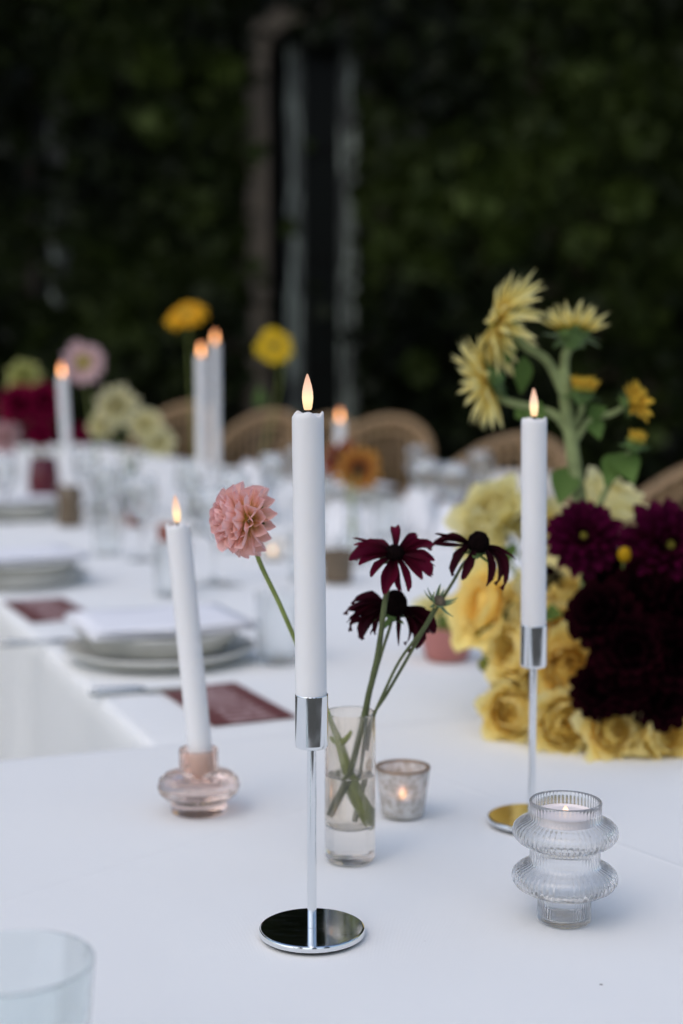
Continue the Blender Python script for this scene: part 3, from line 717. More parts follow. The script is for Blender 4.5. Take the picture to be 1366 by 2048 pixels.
# closed bud
cD = at(876, 1206, YF-.004)
t = thing('coneflower_bud', 'small hairy green coneflower bud right of the wine coneflowers', 'flower bud', at(745, 1440, YF), 0)
b0 = t.location.copy()
stem(t, [cD - b0 + Vector((-.003, 0, -.004)), at(845, 1258, YF-.002) - b0, at(800, 1320, YF) - b0, at(768, 1385, YF) - b0, Vector((0, 0, 0)), vase_pt(735, 1500, .004) - b0], (.0011, .0013), M_STEM2)
nD = Vector((.45, -.4, .8)).normalized()
ctr = obj('bud_center', dome(.0055, .006), plain('bud_brown', (.16, .12, .08), .9, noise=.4, nscale=500, bump=1, bscale=900), t, frame_to(nD, cD - b0))
sep = petal('sepal', .013, .0038, [.8, 1, .9, .8, .6, .4, .1], plain('sepal_green', (.16, .23, .11), .7, noise=.2, nscale=300), curl=.35, cup=.3)
for k in range(11):
    link('sepal', sep, ctr, Matrix.Rotation(2*pi*k/11 + rnd.uniform(-.15, .15), 4, 'Z') @ T(.004, 0, -.001) @ Matrix.Rotation(-R(rnd.uniform(-10, 45)), 4, 'Y') @ Matrix.Scale(rnd.uniform(.7, 1.15), 4))

# ------------------------------------------------------------------ votive, ribbed holder, tumbler
def tealight(label, p, r=.0185, h=.012, glow=M_TFLAME, waxm=None, fs=.6):
    t = thing('tealight', label, 'tealight', p)
    obj('wax', MB().lathe([(0, 0), (r, 0), (r, h), (r*.93, h+.0006), (r*.88, h-.001), (0, h-.0015)], 32), waxm or M_WAX, t, angle=50)
    fp = [(0, 0), (.0028, .0004), (.0040, .003), (.0036, .006), (.0018, .0095), (0, .012)]
    obj('flame', MB().lathe(fp, 14), glow, t, T(0, 0, h-.001) @ Matrix.Scale(fs, 4))
    return t
m_merc, n_, l_, b_ = mat('mercury_glass')
b_.inputs['Transmission Weight'].default_value = .55; b_.inputs['Roughness'].default_value = .22; b_.inputs['Metallic'].default_value = .08
tc_ = n_.new('ShaderNodeTexCoord'); t_ = n_.new('ShaderNodeTexNoise'); t_.inputs['Scale'].default_value = 140; t_.inputs['Detail'].default_value = 8; t_.inputs['Roughness'].default_value = .7
l_.new(tc_.outputs['Object'], t_.inputs['Vector'])
r_ = n_.new('ShaderNodeValToRGB'); r_.color_ramp.elements[0].position = .38; r_.color_ramp.elements[1].position = .56
r_.color_ramp.elements[0].color = (.55, .49, .42, 1); r_.color_ramp.elements[1].color = (.95, .93, .90, 1)
l_.new(t_.outputs['Fac'], r_.inputs['Fac']); l_.new(r_.outputs['Color'], b_.inputs['Base Color'])
bp_ = n_.new('ShaderNodeBump'); bp_.inputs['Strength'].default_value = .4; bp_.inputs['Distance'].default_value = .001
l_.new(t_.outputs['Fac'], bp_.inputs['Height']); l_.new(bp_.outputs['Normal'], b_.inputs['Normal'])
M_RIM = plain('bronze_rim', (.36, .25, .17), .35, .5)
def votive(label, p, rt, rb, h, material, group=None, rim=None):
    t = thing('votive_glass', label, 'votive', p, 0, group)
    out = [(0, .0005), (rb*.8, 0), (rb*.97, .0012), (rb*1.02, .004), (rt, h-.001), (rt-.0006, h)]
    inn = [(0, .005), (rb*.75, .005), (rb*.92, .007), (rt-.0024, h-.0008)]
    obj('glass_body', MB().lathe(solid(out, inn), 48, sup=.0006), material, t, angle=50)
    if rim: obj('rim', MB().lathe([(rt-.0026, h-.0004), (rt+.0004, h-.0004), (rt+.0004, h+.0012), (rt-.0026, h+.0012)], 44, close=True), rim, t)
    return t
p4 = on(805, 1629, TN); votive('silvery mottled votive glass with bronze rim behind the bud vase', p4, .0247, .0195, .0435, m_merc, None, M_RIM)
tealight('small tealight glowing inside the mottled votive glass', p4+Vector((0, 0, .0053)), .0165, .012, flame_mat('votive_flame', 6, .012, .7), None, .9)

p5 = on(1128, 1838, TN)
t = thing('glass_tealight_holder', 'clear ribbed glass tealight holder with two bulging discs at right', 'tealight holder', p5)
prof = [(0, .0010), (.0170, .0006), (.0188, 0), (.0194, .0015), (.0191, .012), (.0194, .0170), (.0225, .0205), (.0300, .0228), (.0352, .0258), (.0376, .0295), (.0380, .0325), (.0371, .0358), (.0340, .0388), (.0290, .0410), (.0258, .0428), (.0252, .0460), (.0252, .0520), (.0258, .0548), (.0290, .0565), (.0345, .0592), (.0374, .0628), (.0380, .0660), (.0371, .0694), (.0340, .0724), (.0290, .0746), (.0262, .0764), (.0258, .0800), (.0258, .0845), (.0260, .0878), (.0252, .0888)]
inner = [(0, .0030), (.0155, .0030), (.0172, .0050), (.0172, .0165), (.0200, .0220), (.0290, .0250), (.0340, .0285), (.0357, .0325), (.0330, .0368), (.0275, .0390), (.0238, .0418), (.0232, .0460), (.0232, .0520), (.0240, .0562), (.0285, .0585), (.0338, .0615), (.0357, .0660), (.0330, .0702), (.0280, .0726), (.0242, .0752), (.0239, .0800), (.0239, .0876)]
def rib(k, r, z, a):
    if k < len(prof) and 1 < k < len(prof)-1: return r*(1 + .020*(abs(sin(a*28))**.6 - .5)), z
    return r, z
obj('glass_body', MB().lathe(prof + list(reversed(inner)), 448, rib), M_RIB, t)
pt5 = p5+Vector((0, 0, .0690))
t = tealight('pale pink tealight lit inside the clear ribbed holder', pt5+Vector((0, 0, .003)), .0222, .0075, M_TFLAME, plain('blush_wax', (.86, .79, .77), .5), .55)

p6 = on(22, 1921, TN+.092); p6.z = TN
t = thing('glass_tumbler', 'clear glass tumbler cut by the lower left corner', 'tumbler', p6)
rt = .043
out = [(0, .001), (.032, 0), (.035, .002), (.0362, .006), (rt, .0905), (rt-.0004, .0918), (rt-.0012, .092)]
inn = [(0, .010), (.030, .010), (.033, .013), (rt-.0021, .0905)]
obj('glass_body', MB().lathe(solid(out, inn), 80, sup=.0006), M_TUMB, t, angle=50)

# ------------------------------------------------------------------ place settings along the long table
def lathe_plate(R_, h, rim, thick=.004):
    return [(0, .0), (R_*.62, 0), (R_*.66, .002), (R_*.80, .006), (R_*.97, h-.002), (R_, h), (R_-.002, h+.002), (R_*.96, h+.001), (R_*.80, .006+thick), (R_*.64, thick+.001), (0, thick)]
def napkin_mesh(a, b, h, seed):
    m_ = MB(); r2 = random.Random(seed); nx, ny = 10, 8
    for lay in range(3):
        vs = []; fs = []; z0 = lay*h/3
        for sfc in (0, 1):
            for j in range(ny+1):
                for i in range(nx+1):
                    x = -a + 2*a*i/nx; y = -b + 2*b*j/ny; e = min(1, 6*min(i/nx, 1-i/nx, j/ny, 1-j/ny)+.12)
                    zz_ = z0 + (h/3*.94)*(.5 + (sfc-.5)*e) + .002*sin(x*38+lay+seed)*sin(y*31+seed*2)
                    vs.append((x*(1-.015*lay), y*(1-.02*lay), zz_))
        q = (nx+1)*(ny+1)
        for j in range(ny):
            for i in range(nx):
                k = j*(nx+1)+i; fs.append((q+k, q+k+1, q+k+nx+2, q+k+nx+1)); fs.append((k, k+nx+1, k+nx+2, k+1))
        edge = [i for i in range(nx+1)] + [j*(nx+1)+nx for j in range(1, ny+1)] + [ny*(nx+1)+i for i in range(nx-1, -1, -1)] + [j*(nx+1) for j in range(ny-1, 0, -1)]
        for i in range(len(edge)):
            a_, b_2 = edge[i], edge[(i+1) % len(edge)]; fs.append((a_, b_2, q+b_2, q+a_))
        m_.add(vs, fs)
    return m_
def setting(p, which, seed, rot=0):
    d = thing('dinner_plate', 'large grey stoneware plate '+which, 'plate', p, 0, 'stoneware plates')
    obj('plate_body', MB().lathe(lathe_plate(.137, .020, .02), 64), M_STONE, d, angle=50)
    s = thing('side_plate', 'smaller upper grey plate '+which, 'plate', p+Vector((0, 0, .0125)), 0, 'stoneware plates')
    obj('plate_body', MB().lathe(lathe_plate(.120, .034, .02), 64), M_STONE, s, angle=50)
    nk = obj('napkin', napkin_mesh(.118, .104, .011, seed), M_NAPKIN, None, T(p.x, p.y, p.z+.0505) @ Matrix.Rotation(TH+rot, 4, 'Z'))
    tag(nk, 'white folded napkin '+which, 'napkin', 'folded white napkins')
def card(c, label, rot=0, a=.0525, b=.107):
    o = obj('menu_card', MB().box(-a, a, -b, b, 0, .0012), M_CARD, None, T(c.x, c.y, c.z) @ Matrix.Rotation(rot, 4, 'Z'), smooth=False)
    tag(o, label, 'menu card', 'burgundy menu cards')
def knife(c, label, rot, L=.22):
    t = thing('knife', label, 'knife', c, rot, 'steel cutlery')
    obj('blade', MB().prism([(0, -.009), (L*.42, -.009), (L*.5, .002), (L*.47, .008), (0, .007)], 0, .0022), M_SILVER, t, smooth=False)
    obj('handle', MB().tube([(-L*.5, 0, .004), (-L*.45, 0, .004), (-L*.1, 0, .004), (0, 0, .003)], [.004, .006, .005, .0035], 10), M_SILVER, t)
def fork(c, label, rot, L=.2):
    t = thing('fork', label, 'fork', c, rot, 'steel cutlery')
    obj('handle', MB().tube([(-L*.5, 0, .004), (-L*.4, 0, .004), (0, 0, .003), (L*.18, 0, .004)], [.004, .005, .003, .004], 8), M_SILVER, t)
    obj('neck', MB().prism([(L*.17, -.006), (L*.26, -.012), (L*.28, -.012), (L*.28, .012), (L*.26, .012), (L*.17, .006)], .002, .005), M_SILVER, t, smooth=False)
    for k in range(4): obj('tine', MB().box(L*.2805, L*.5, -.0115+k*.0066, -.0085+k*.0066, .002, .0045), M_SILVER, t, smooth=False)
CZ = TZ + .002
s1 = on(320, 1318, CZ); setting(s1, 'behind the leaning candle, nearest on the long table', 3)
s2 = on(40, 1166, CZ); setting(s2, 'at the left picture edge, next along the table', 8, .1)
VANG = atan2(VV.y, VV.x)
cc1 = Vector((-.144, 1.724, CZ)); card(cc1, 'burgundy menu card with pale script between leaning candle and chrome stand', R(24.3))
cc2 = Vector((-.512, 2.455, CZ)); card(cc2, 'burgundy menu card with pale script at the left table edge', R(24.3), .055, .125)
knife(on(290, 1384, CZ), 'steel knife lying before the nearest plates', TH-.05, .14)
fork(on(92, 1288, CZ), 'steel fork left of the nearest plates', TH-.1, .14)
knife(on(425, 1172, CZ), 'dark steel knife behind the napkin of the nearest plates', .05, .12)

# far-side settings
fs3 = from_uv(1.78, 3.35, CZ); fs4 = from_uv(1.80, 4.35, CZ); fs5 = from_uv(.68, 4.2, CZ)
setting(fs3, 'on the far side before the middle rattan chair', 11); setting(fs4, 'on the far side, furthest back', 12); setting(fs5, 'on the left side near the red vase', 13)

# ------------------------------------------------------------------ glassware
def wine_glass(p, label, h=.19, r=.038, s=1.0):
    t = thing('wine_glass', label, 'wine glass', p, 0, 'clear wine glasses')
    out = [(0, .0), (.034, .0), (.035, .0012), (.020, .0035), (.0055, .008), (.0040, .02), (.0036, .075), (.006, .085), (.022, .096), (r-.003, .116), (r, .135), (r-.002, .160), (r-.006, h)]
    inn = [(0, .091), (.020, .0985), (r-.0045, .117), (r-.0015, .135), (r-.0035, .160), (r-.0072, h)]
    obj('glass_body', MB().lathe(solid(out, inn), 36), M_CLEAR, t); return t
def tumbler(p, label, h=.10, r=.036):
    t = thing('water_tumbler', label, 'tumbler', p, 0, 'clear water tumblers')
    out = [(0, .001), (r*.8, 0), (r*.86, .003), (r, h-.001), (r-.0005, h)]; inn = [(0, .008), (r*.76, .008), (r*.8, .011), (r-.0022, h-.0005)]
    obj('glass_body', MB().lathe(solid(out, inn), 40, sup=.0006), M_CLEAR, t, angle=50); return t
for px, py, lb in ((560, 1325, 'clear tumbler just left of the central candle, right of the plates'), (345, 1192, 'clear tumbler behind the leaning candle'), (215, 1110, 'clear tumbler right of the smoky brown holder'),
                   (610, 1160, 'clear tumbler hidden behind the central candle'), (770, 1075, 'clear tumbler left of the rust sunflower foot')):
    tumbler(on(px, py, CZ), lb)
WG = [(430, 1165, 'wine glass behind the pink dahlia bloom'), (285, 1120, 'wine glass left of the leaning candle flame'), (470, 1100, 'wine glass above the pink dahlia'), (215, 1075, 'wine glass right of the smoky brown holder'), (380, 1060, 'wine glass under the pair of tall candles'),
      (545, 1040, 'wine glass left of the central candle, in front of a rattan chair'), (640, 1060, 'wine glass right of the central candle below the small candle'), (850, 1062, 'wine glass left of the right hand coneflower'), (905, 1075, 'wine glass behind the right hand coneflower'),
      (10, 1045, 'wine glass at the left picture edge by the red vase'), (175, 1020, 'wine glass between red vase and cream dahlias'), (600, 1010, 'far wine glass behind the central candle'), (835, 1010, 'far wine glass between two rattan chairs'), (960, 1030, 'far wine glass before the chair with the cushion')]
for px, py, lb in WG: wine_glass(on(px, py, CZ), lb)
# upright folded napkins
def cone_napkin(p, label, h=.13, r=.05):
    m_ = MB(); prof = [(r, 0), (r*.9, h*.4), (r*.72, h*.75), (r*.78, h*.97), (r*.74, h), (r*.66, h*.75), (r*.82, h*.4), (r*.93, .002)]
    def md(k, rad, z, a): return rad*(1+.10*sin(5*a+k*.4)+.05*sin(9*a)), z*(1+.10*sin(3*a+1))
    m_.lathe(prof, 40, md, close=True)
    o = obj('standing_napkin', m_, M_NAPKIN, None, T(*p)); tag(o, label, 'napkin', 'standing white napkins')
cone_napkin(on(510, 1035, CZ), 'white napkin standing between the tall candle pair and central candle', .155, .055)
cone_napkin(on(685, 1085, CZ), 'white napkin standing right of the central candle below the rust sunflower', .10, .045)
cone_napkin(on(842, 1070, CZ), 'white napkin standing behind the wine coneflowers', .11, .05)
cone_napkin(on(905, 1085, CZ), 'white napkin standing left of the pale yellow rose', .09, .045)

# small coloured votives
def glow_votive(px, py, label, m_, rt=.03, h=.06, glow=True, lb2=None):
    p = on(px, py, CZ); votive(label, p, rt, rt*.85, h, m_, 'votives along the long table')
    if glow: tealight(lb2, p+Vector((0, 0, .0055)), rt*.6, .012, flame_mat('far_flame', 4, .012), None, 1.0)
glow_votive(335, 1090, 'amber votive glass left of the leaning candle flame', M_AMBER, .026, .05, False)
glow_votive(272, 1052, 'amber votive glass further back near the leaning candle', M_AMBER, .030, .055, False)
glow_votive(675, 1165, 'smoky brown votive glass right of the central candle', M_BROWN_GL, .034, .065, False)
glow_votive(545, 1120, 'pale blush votive with a glowing tealight right of the pink dahlia', M_PALE_BLUSH, .03, .05, True, 'glowing tealight in the pale blush votive right of the pink dahlia')
t = thing('ceramic_pot', 'small rose red ceramic pot behind the wine coneflowers', 'pot', on(893, 1318, CZ))
obj('pot_body', MB().lathe([(0, 0), (.028, 0), (.031, .003), (.040, .045), (.040, .048), (.037, .048), (.030, .008), (0, .007)], 40), M_TERRA, t, angle=50)

# ------------------------------------------------------------------ candles further back
q = on(140, 1052, CZ)
t = thing('smoky_glass_holder', 'smoky brown ribbed glass candle holder near the red vase', 'candle holder', q)
prof_h = [(0, 0), (.030, 0), (.033, .003), (.036, .03), (.031, .055), (.036, .08), (.030, .108), (.026, .113), (.0145, .113), (.0125, .09), (0, .09)]
obj('glass_body', MB().lathe(prof_h, 60, lambda k, r, z, a: (r*(1+.02*sin(20*a)), z)), M_BROWN_GL, t, angle=60)
tp = at(124, 752, q.y); candle('white taper candle in the smoky brown holder at far left', q+Vector((0, 0, .0905)), tp, .0125, fm=M_FARFL, fk=1.3)
def far_stand_candle(px, py_top, Y, lbl_s, lbl_c, h=.172, r=.0115):
    tp = at(px, py_top, Y); p = Vector((tp.x, tp.y, CZ+.0012)); stand(lbl_s, p, h); candle(lbl_c, p+Vector((0, 0, h-.029)), tp, r, fm=M_FARFL, fk=1.3)
far_stand_candle(402, 712, 3.75, 'chrome candle stand of the shorter candle in the tall pair', 'white taper candle, left and lower of the tall pair', .172, .0125)
far_stand_candle(430, 686, 4.15, 'chrome candle stand of the taller candle in the tall pair', 'white taper candle, right and taller of the pair', .172, .0125)
tp = at(680, 842, 4.7); p = Vector((tp.x, tp.y, CZ))
t = thing('glass_candle_holder', 'low clear glass candle holder behind the rust sunflower', 'candle holder', p)
obj('glass_body', MB().lathe([(0, 0), (.03, 0), (.034, .01), (.02, .03), (.018, .055), (.0145, .055), (.0132, .03), (0, .029)], 40), M_CLEAR, t, angle=60)
candle('short looking white candle right of the central candle, above the rust sunflower', p+Vector((0, 0, .0295)), tp, .0155, fm=M_FARFL, fk=1.5)

# ------------------------------------------------------------------ flowers along the long table
def bud_vase(p, label, h=.14, r=.03, m_=None, group='clear bud vases'):
    t = thing('bud_vase', label, 'vase', p, 0, group)
    out = [(0, 0), (r*.9, 0), (r, .004), (r, h*.5), (r*.6, h*.75), (r*.55, h)]; inn = [(0, .008), (r*.85, .009), (r*.9, h*.5), (r*.5, h*.75), (r*.47, h)]
    obj('glass_body', MB().lathe(solid(out, inn), 32), m_ or M_CLEAR, t, angle=60)
def dahlia_layers(pm, s=1.0, rows=5):
    base = [(13, .006, -.004, -15), (13, .006, 0, 5), (12, .006, .003, 25), (10, .005, .005, 45), (8, .004, .007, 62), (6, .003, .009, 76)][:rows+1]
    return [(c_, r_*s, h_*s, e_, pm, (1-.09*i)*s) for i, (c_, r_, h_, e_) in enumerate(base)]
def dmesh(m_, L=.034, W=.017, cup=.35, curl=.12): return petal('petal', L, W, LONG, m_, curl=curl, cup=cup, nl=5, nw=2)
def far_flower(name, label, cat, px, py, Y, n, pm, s, vase_p, kind='dahlia', disc=None, seed=1, group=None, smat=None, via=None, joined='petals'):
    c_ = at(px, py, Y); base = Vector(vase_p) + Vector((0, 0, .02)); t = thing(name, label, cat, base, 0, group)
    n = Vector(n).normalized(); c_ = c_ - base
    pts_ = [c_ - n*.008*s] + ([at(*via) - base] if via else []) + [Vector((0, 0, .10)), Vector((0, 0, 0))]
    stem(t, pts_, .0022, smat or M_STEM, 6)
    rg = random.Random(seed)
    if kind == 'dahlia': head(t, c_, n, dahlia_layers(pm, s), rg, dome(.008*s, .009*s), disc or M_DISC_G, joined=joined, jit=.12)
    else: head(t, c_, n, [(14, .010*s, 0, -8, pm, s), (13, .009*s, .002*s, 6, pm, s*.92)], rg, dome(.012*s, .008*s), disc or M_DISC_G, joined=joined, jit=.12)
    calyx(t, c_ - n*.004*s, n, .008*s)
    return t
d_g = dmesh(P_GOLD, .036, .018, .2, -.05); d_l = dmesh(P_LEMON, .036, .018, .2, -.05); d_o = dmesh(P_ORANGE, .042, .016, .2, 0); d_r = dmesh(P_RUST, .042, .016, .2, 0)
d_li = dmesh(P_LILAC); d_re = dmesh(P_RED); d_cr = dmesh(P_CREAM, .036, .016); d_lm = dmesh(P_LIME)
va = on(392, 1040, CZ); bud_vase(va, 'clear bud vase of the golden daisy behind the candle pair')
far_flower('golden_daisy', 'golden orange daisy above the tall candle pair', 'daisy', 372, 630, 4.0, (-.25, -.55, .8), d_g, 1.35, va, 'daisy', M_DISC_G, 2, via=(380, 720, 4.05))
va = on(520, 1012, CZ); bud_vase(va, 'clear bud vase of the lemon daisy left of the central candle')
tt = far_flower('lemon_daisy', 'lemon yellow daisy against the dark door, left of the central candle', 'daisy', 548, 692, 4.5, (.1, -.95, .25), d_l, 1.35, va, 'daisy', M_DISC_G, 3, via=(560, 760, 4.5))
leaf(tt, at(519, 815, 4.55) - tt.location, at(520, 770, 4.5) - tt.location, .035, (0, -1, 0))
va = on(170, 1060, CZ) + Vector((0, .25, 0)); bud_vase(va, 'clear bud vase of the pale pink dahlia')
far_flower('pale_pink_dahlia', 'pale pink dahlia right of the far left candle flame', 'dahlia', 167, 726, 4.1, (.15, -.95, .2), d_li, 1.55, va, 'daisy', M_DISC_G, 4)
# dark red vase with crimson dahlias
va = on(88, 1003, CZ)
t = thing('red_vase', 'dark red glass vase holding crimson dahlias at far left', 'vase', va)
obj('glass_body', MB().lathe(solid([(0, 0), (.044, 0), (.049, .004), (.054, .07), (.046, .13), (.040, .15)], [(0, .01), (.042, .012), (.049, .07), (.041, .13), (.036, .15)]), 40), M_RED, t, angle=60)
far_flower('crimson_dahlia', 'crimson dahlia at far left, left one above the red vase', 'dahlia', 38, 808, va.y-.05, (-.3, -.8, .4), d_re, 2.0, va, 'dahlia', M_CONE, 5, 'crimson dahlias')
far_flower('crimson_dahlia', 'crimson dahlia right of its twin, beside the far left candle', 'dahlia', 88, 802, va.y-.02, (.3, -.8, .4), d_re, 1.9, va, 'dahlia', M_CONE, 6, 'crimson dahlias')
far_flower('crimson_dahlia', 'small crimson dahlia hanging low above the red vase rim', 'dahlia', 80, 868, va.y-.06, (.1, -.9, .1), d_re, 1.25, va, 'dahlia', M_CONE, 7, 'crimson dahlias')
far_flower('crimson_dahlia', 'crimson flower just right of the far left candle', 'dahlia', 162, 868, va.y-.02, (.4, -.8, .1), d_re, .95, va, 'dahlia', M_CONE, 8, 'crimson dahlias')
far_flower('lime_dahlia', 'greenish cream dahlia above the crimson dahlias at far left', 'dahlia', 48, 752, va.y+.05, (0, -.6, .8), d_lm, 1.7, va, 'dahlia', M_DISC_G, 9)
far_flower('blush_dahlia', 'blush pink dahlia cut by the left picture edge', 'dahlia', 8, 875, va.y, (-.2, -.9, .1), d_li, 1.6, va, 'dahlia', M_DISC_G, 10)
va = on(262, 1030, CZ); bud_vase(va, 'clear bud vase of the cream dahlias', .17, .04)
for i, (px, py, s, lb) in enumerate(((232, 812, 1.75, 'largest cream dahlia, left and highest of its bunch'), (205, 850, 1.2, 'cream dahlia at the lower left of its bunch'), (292, 848, 1.4, 'cream dahlia in the middle of its bunch'), (318, 884, 1.35, 'cream dahlia at the right, lowest of its bunch'))):
    far_flower('cream_dahlia', lb, 'dahlia', px, py, 4.2+.05*i, ((px-262)/150, -.8, .5), d_cr, s, va, 'dahlia', M_DISC_G, 20+i, 'cream dahlias in one bunch')
va = on(705, 1130, CZ); bud_vase(va, 'clear bud vase of the rust sunflowers', .10, .03)
far_flower('rust_sunflower', 'rust orange sunflower with dark centre right of the central candle', 'sunflower', 717, 938, 3.3, (.15, -.96, .05), d_o, 1.15, va, 'daisy', M_DISC_B, 31)
far_flower('rust_sunflower', 'rust red sunflower half hidden behind the orange one', 'sunflower', 676, 915, 3.42, (-.5, -.5, .5), d_r, 1.1, va, 'daisy', M_DISC_B, 32)

# ------------------------------------------------------------------ the big arrangement on the near table
AC = on(1215, 1452, TN)               # centre of the low bowl
bowl = thing('flower_bowl', 'low ivory bowl hidden under the yellow roses and dark dahlias', 'bowl', AC)
obj('bowl_body', MB().lathe([(0, 0), (.035, 0), (.038, .004), (.060, .045), (.066, .06), (.063, .06), (.056, .045), (.034, .009), (0, .009)], 48), M_BOWL, bowl, angle=60)
BW = AC + Vector((0, 0, .05))
def rose_petal(name, Rr, phi0, phi1, half, lip, m_, nl=7, nw=6, wv=0, ph=0):
    vs = []; fs = []; aa = []
    for i in range(nl+1):
        s = i/nl; ph = phi0 + (phi1-phi0)*s
        for j in range(nw+1):
            tt_ = -1+2*j/nw; edge = .30 + .70*min(1, s*2.2); a = half*tt_*edge
            top = 1 - .13*tt_*tt_*s; p_ = phi0 + (ph-phi0)*top
            rr_ = Rr*(1 + lip*max(0, s-.66)**2*(5 + wv*4*sin(tt_*5+ph)) + .035*tt_*tt_ + .03*tt_) ; p_ += wv*.06*s*s*sin(tt_*7+ph*1.7)
            vs.append((rr_*sin(p_)*cos(a), rr_*sin(p_)*sin(a), -rr_*cos(p_))); aa.append(max(.01, s))
    w = nw+1
    for i in range(nl):
        for j in range(nw): fs.append((i*w+j, i*w+j+1, (i+1)*w+j+1, (i+1)*w+j))
    return MB().add(vs, fs, aa)
def rose_protos(m_, seed, open_=0.0):
    out = []; rg = random.Random(seed)
    for Rr, p1, half, lip, cnt in ((1.0, 1.98, .90, .70, 5), (.93, 2.14, .86, .50, 6), (.83, 2.28, .80, .34, 6), (.72, 2.36, .78, .25, 6)):
        ms = [rose_petal('petal', Rr, .12, p1 - open_*.25 + rg.uniform(-.1, .1), half*rg.uniform(.85, 1.15), lip*(1+open_), m_, 8, 8, rg.uniform(.3, .9), rg.uniform(0, 6)).mesh('petal', m_) for k in range(3)]
        out.append((ms, cnt))
    heart = MB()
    for li, (Rr, p1, cnt, half) in enumerate(((.60, 2.40, 7, .62), (.50, 2.45, 7, .6), (.40, 2.48, 6, .65), (.30, 2.5, 5, .7), (.19, 2.5, 4, .9))):
        for k in range(cnt):
            mp = rose_petal('p', Rr, .15, p1+rg.uniform(-.16, .08), half, .2, m_, 5, 5, rg.uniform(.3, 1), rg.uniform(0, 6))
            heart.add(mp.v, mp.f, [.2+.45*x for x in mp.a], Matrix.Rotation(2*pi*k/cnt + li*.6 + rg.uniform(-.3, .3), 4, 'Z') @ Matrix.Rotation(rg.uniform(-.15, .15), 4, 'Y') @ T(rg.uniform(-.05, .05), rg.uniform(-.05, .05), .02*li))
    return out, heart.mesh('petal_heart', m_)
RP = {'y': [rose_protos(P_ROSE, 1), rose_protos(P_ROSE2, 2, .7), rose_protos(P_ROSE3, 3, .3), rose_protos(P_ROSE, 5, 1.0)], 'p': [rose_protos(P_PALE, 4), rose_protos(P_PALE, 6, .6)]}
def rose(label, px, py, Y, n, R_, kind='y', seed=1, sq=1.0, name='yellow_rose', grp='yellow roses in the arrangement'):
    c_ = at(px, py, Y); rg = random.Random(seed); n = Vector(n).normalized()
    R_ *= rg.uniform(.84, 1.0)
    if c_.z - TN < R_*.86: c_.z = TN + R_*.86
    t = thing(name, label, 'rose', BW, 0, grp); c_ = c_ - BW
    protos, hm = RP[kind][seed % len(RP[kind])]
    stem(t, [c_ - n*R_*.95, c_*.5 - n*R_*.4 + Vector((0, 0, -.004)), Vector((rg.uniform(-.02, .02), rg.uniform(-.02, .02), 0))], .0022, M_STEM, 5, 6)
    F = frame_to(n, c_, rg.uniform(0, 6)) @ Matrix.Diagonal((R_, R_, R_*sq*rg.uniform(.92, 1.06), 1))
    hc = link('petal_heart', hm, t, F); hc['kind'] = 'stuff'
    for li, (m_, cnt) in enumerate(protos):
        for k in range(cnt):
            a = 2*pi*k/cnt + li*.55 + rg.uniform(-.18, .18)
            M = F @ Matrix.Rotation(a, 4, 'Z') @ Matrix.Rotation(rg.uniform(-.12, .16)*(1 if li < 2 else .5), 4, 'Y') @ Matrix.Scale(rg.uniform(.94, 1.06), 4)
            link('petal', rg.choice(m_), t, M)
    calyx(t, c_ - n*R_*.9, n, R_*.28, 5)
    return t
roses = [
 ('yellow rose at the lower left foot of the arrangement, behind the chrome stem', 1022, 1425, 1.54, (-.35, -.85, .15), .0275, 'y', 1.0),
 ('large open yellow rose right of the chrome cup, deep golden heart', 1140, 1336, 1.53, (.0, -.92, .3), .032, 'y', .95),
 ('yellow rose at the foot of the arrangement right of the chrome stem', 1128, 1446, 1.50, (.05, -.9, .15), .029, 'y', 1.0),
 ('yellow rose lying at the foot below the dark dahlias', 1226, 1462, 1.47, (.15, -.75, .3), .027, 'y', .95),
 ('yellow rose at the foot near the right picture edge', 1328, 1470, 1.47, (.25, -.85, .2), .028, 'y', .95),
 ('tall oval yellow rose seen from the side at the left end', 962, 1212, 1.62, (-.75, -.35, .3), .037, 'y', .70),
 ('yellow rose tucked behind the white candle just above its cup', 1020, 1212, 1.70, (-.5, -.5, .6), .026, 'y', .9),
 ('yellow rose under the left burgundy dahlia', 1130, 1185, 1.62, (-.1, -.5, .85), .034, 'y', .85),
 ('yellow rose half hidden behind the chrome cup, seen from the side', 1030, 1300, 1.57, (-.65, -.6, .3), .031, 'y', .95),
 ('yellow rose in the middle between cup and dark dahlias', 1100, 1262, 1.58, (.1, -.7, .6), .027, 'y', .9),
 ('yellow rose low behind the foot roses at left', 1035, 1378, 1.60, (-.4, -.7, .4), .027, 'y', .95),
 ('pale yellow rose high behind the candle, left of it', 978, 1025, 1.78, (-.55, -.5, .6), .037, 'p', .95),
 ('pale yellow rose just under the first pale one, left of the candle', 968, 1085, 1.76, (-.6, -.6, .2), .029, 'p', .9),
 ('pale yellow rose peeking out right of the candle', 1078, 1050, 1.78, (.3, -.6, .5), .033, 'p', .95),
 ('pale yellow bud-like rose above the burgundy dahlias under the leaves', 1222, 1003, 1.76, (.35, -.3, .85), .031, 'p', 1.0),
 ('small greenish yellow rose behind the wine coneflower bud', 880, 1230, 2.02, (-.3, -.4, .8), .030, 'p', .95),
]
for i, (lb, px, py, Y, n, R_, kd, sq) in enumerate(roses): rose(lb, px, py, Y, n, R_, kd, 40+i, sq)
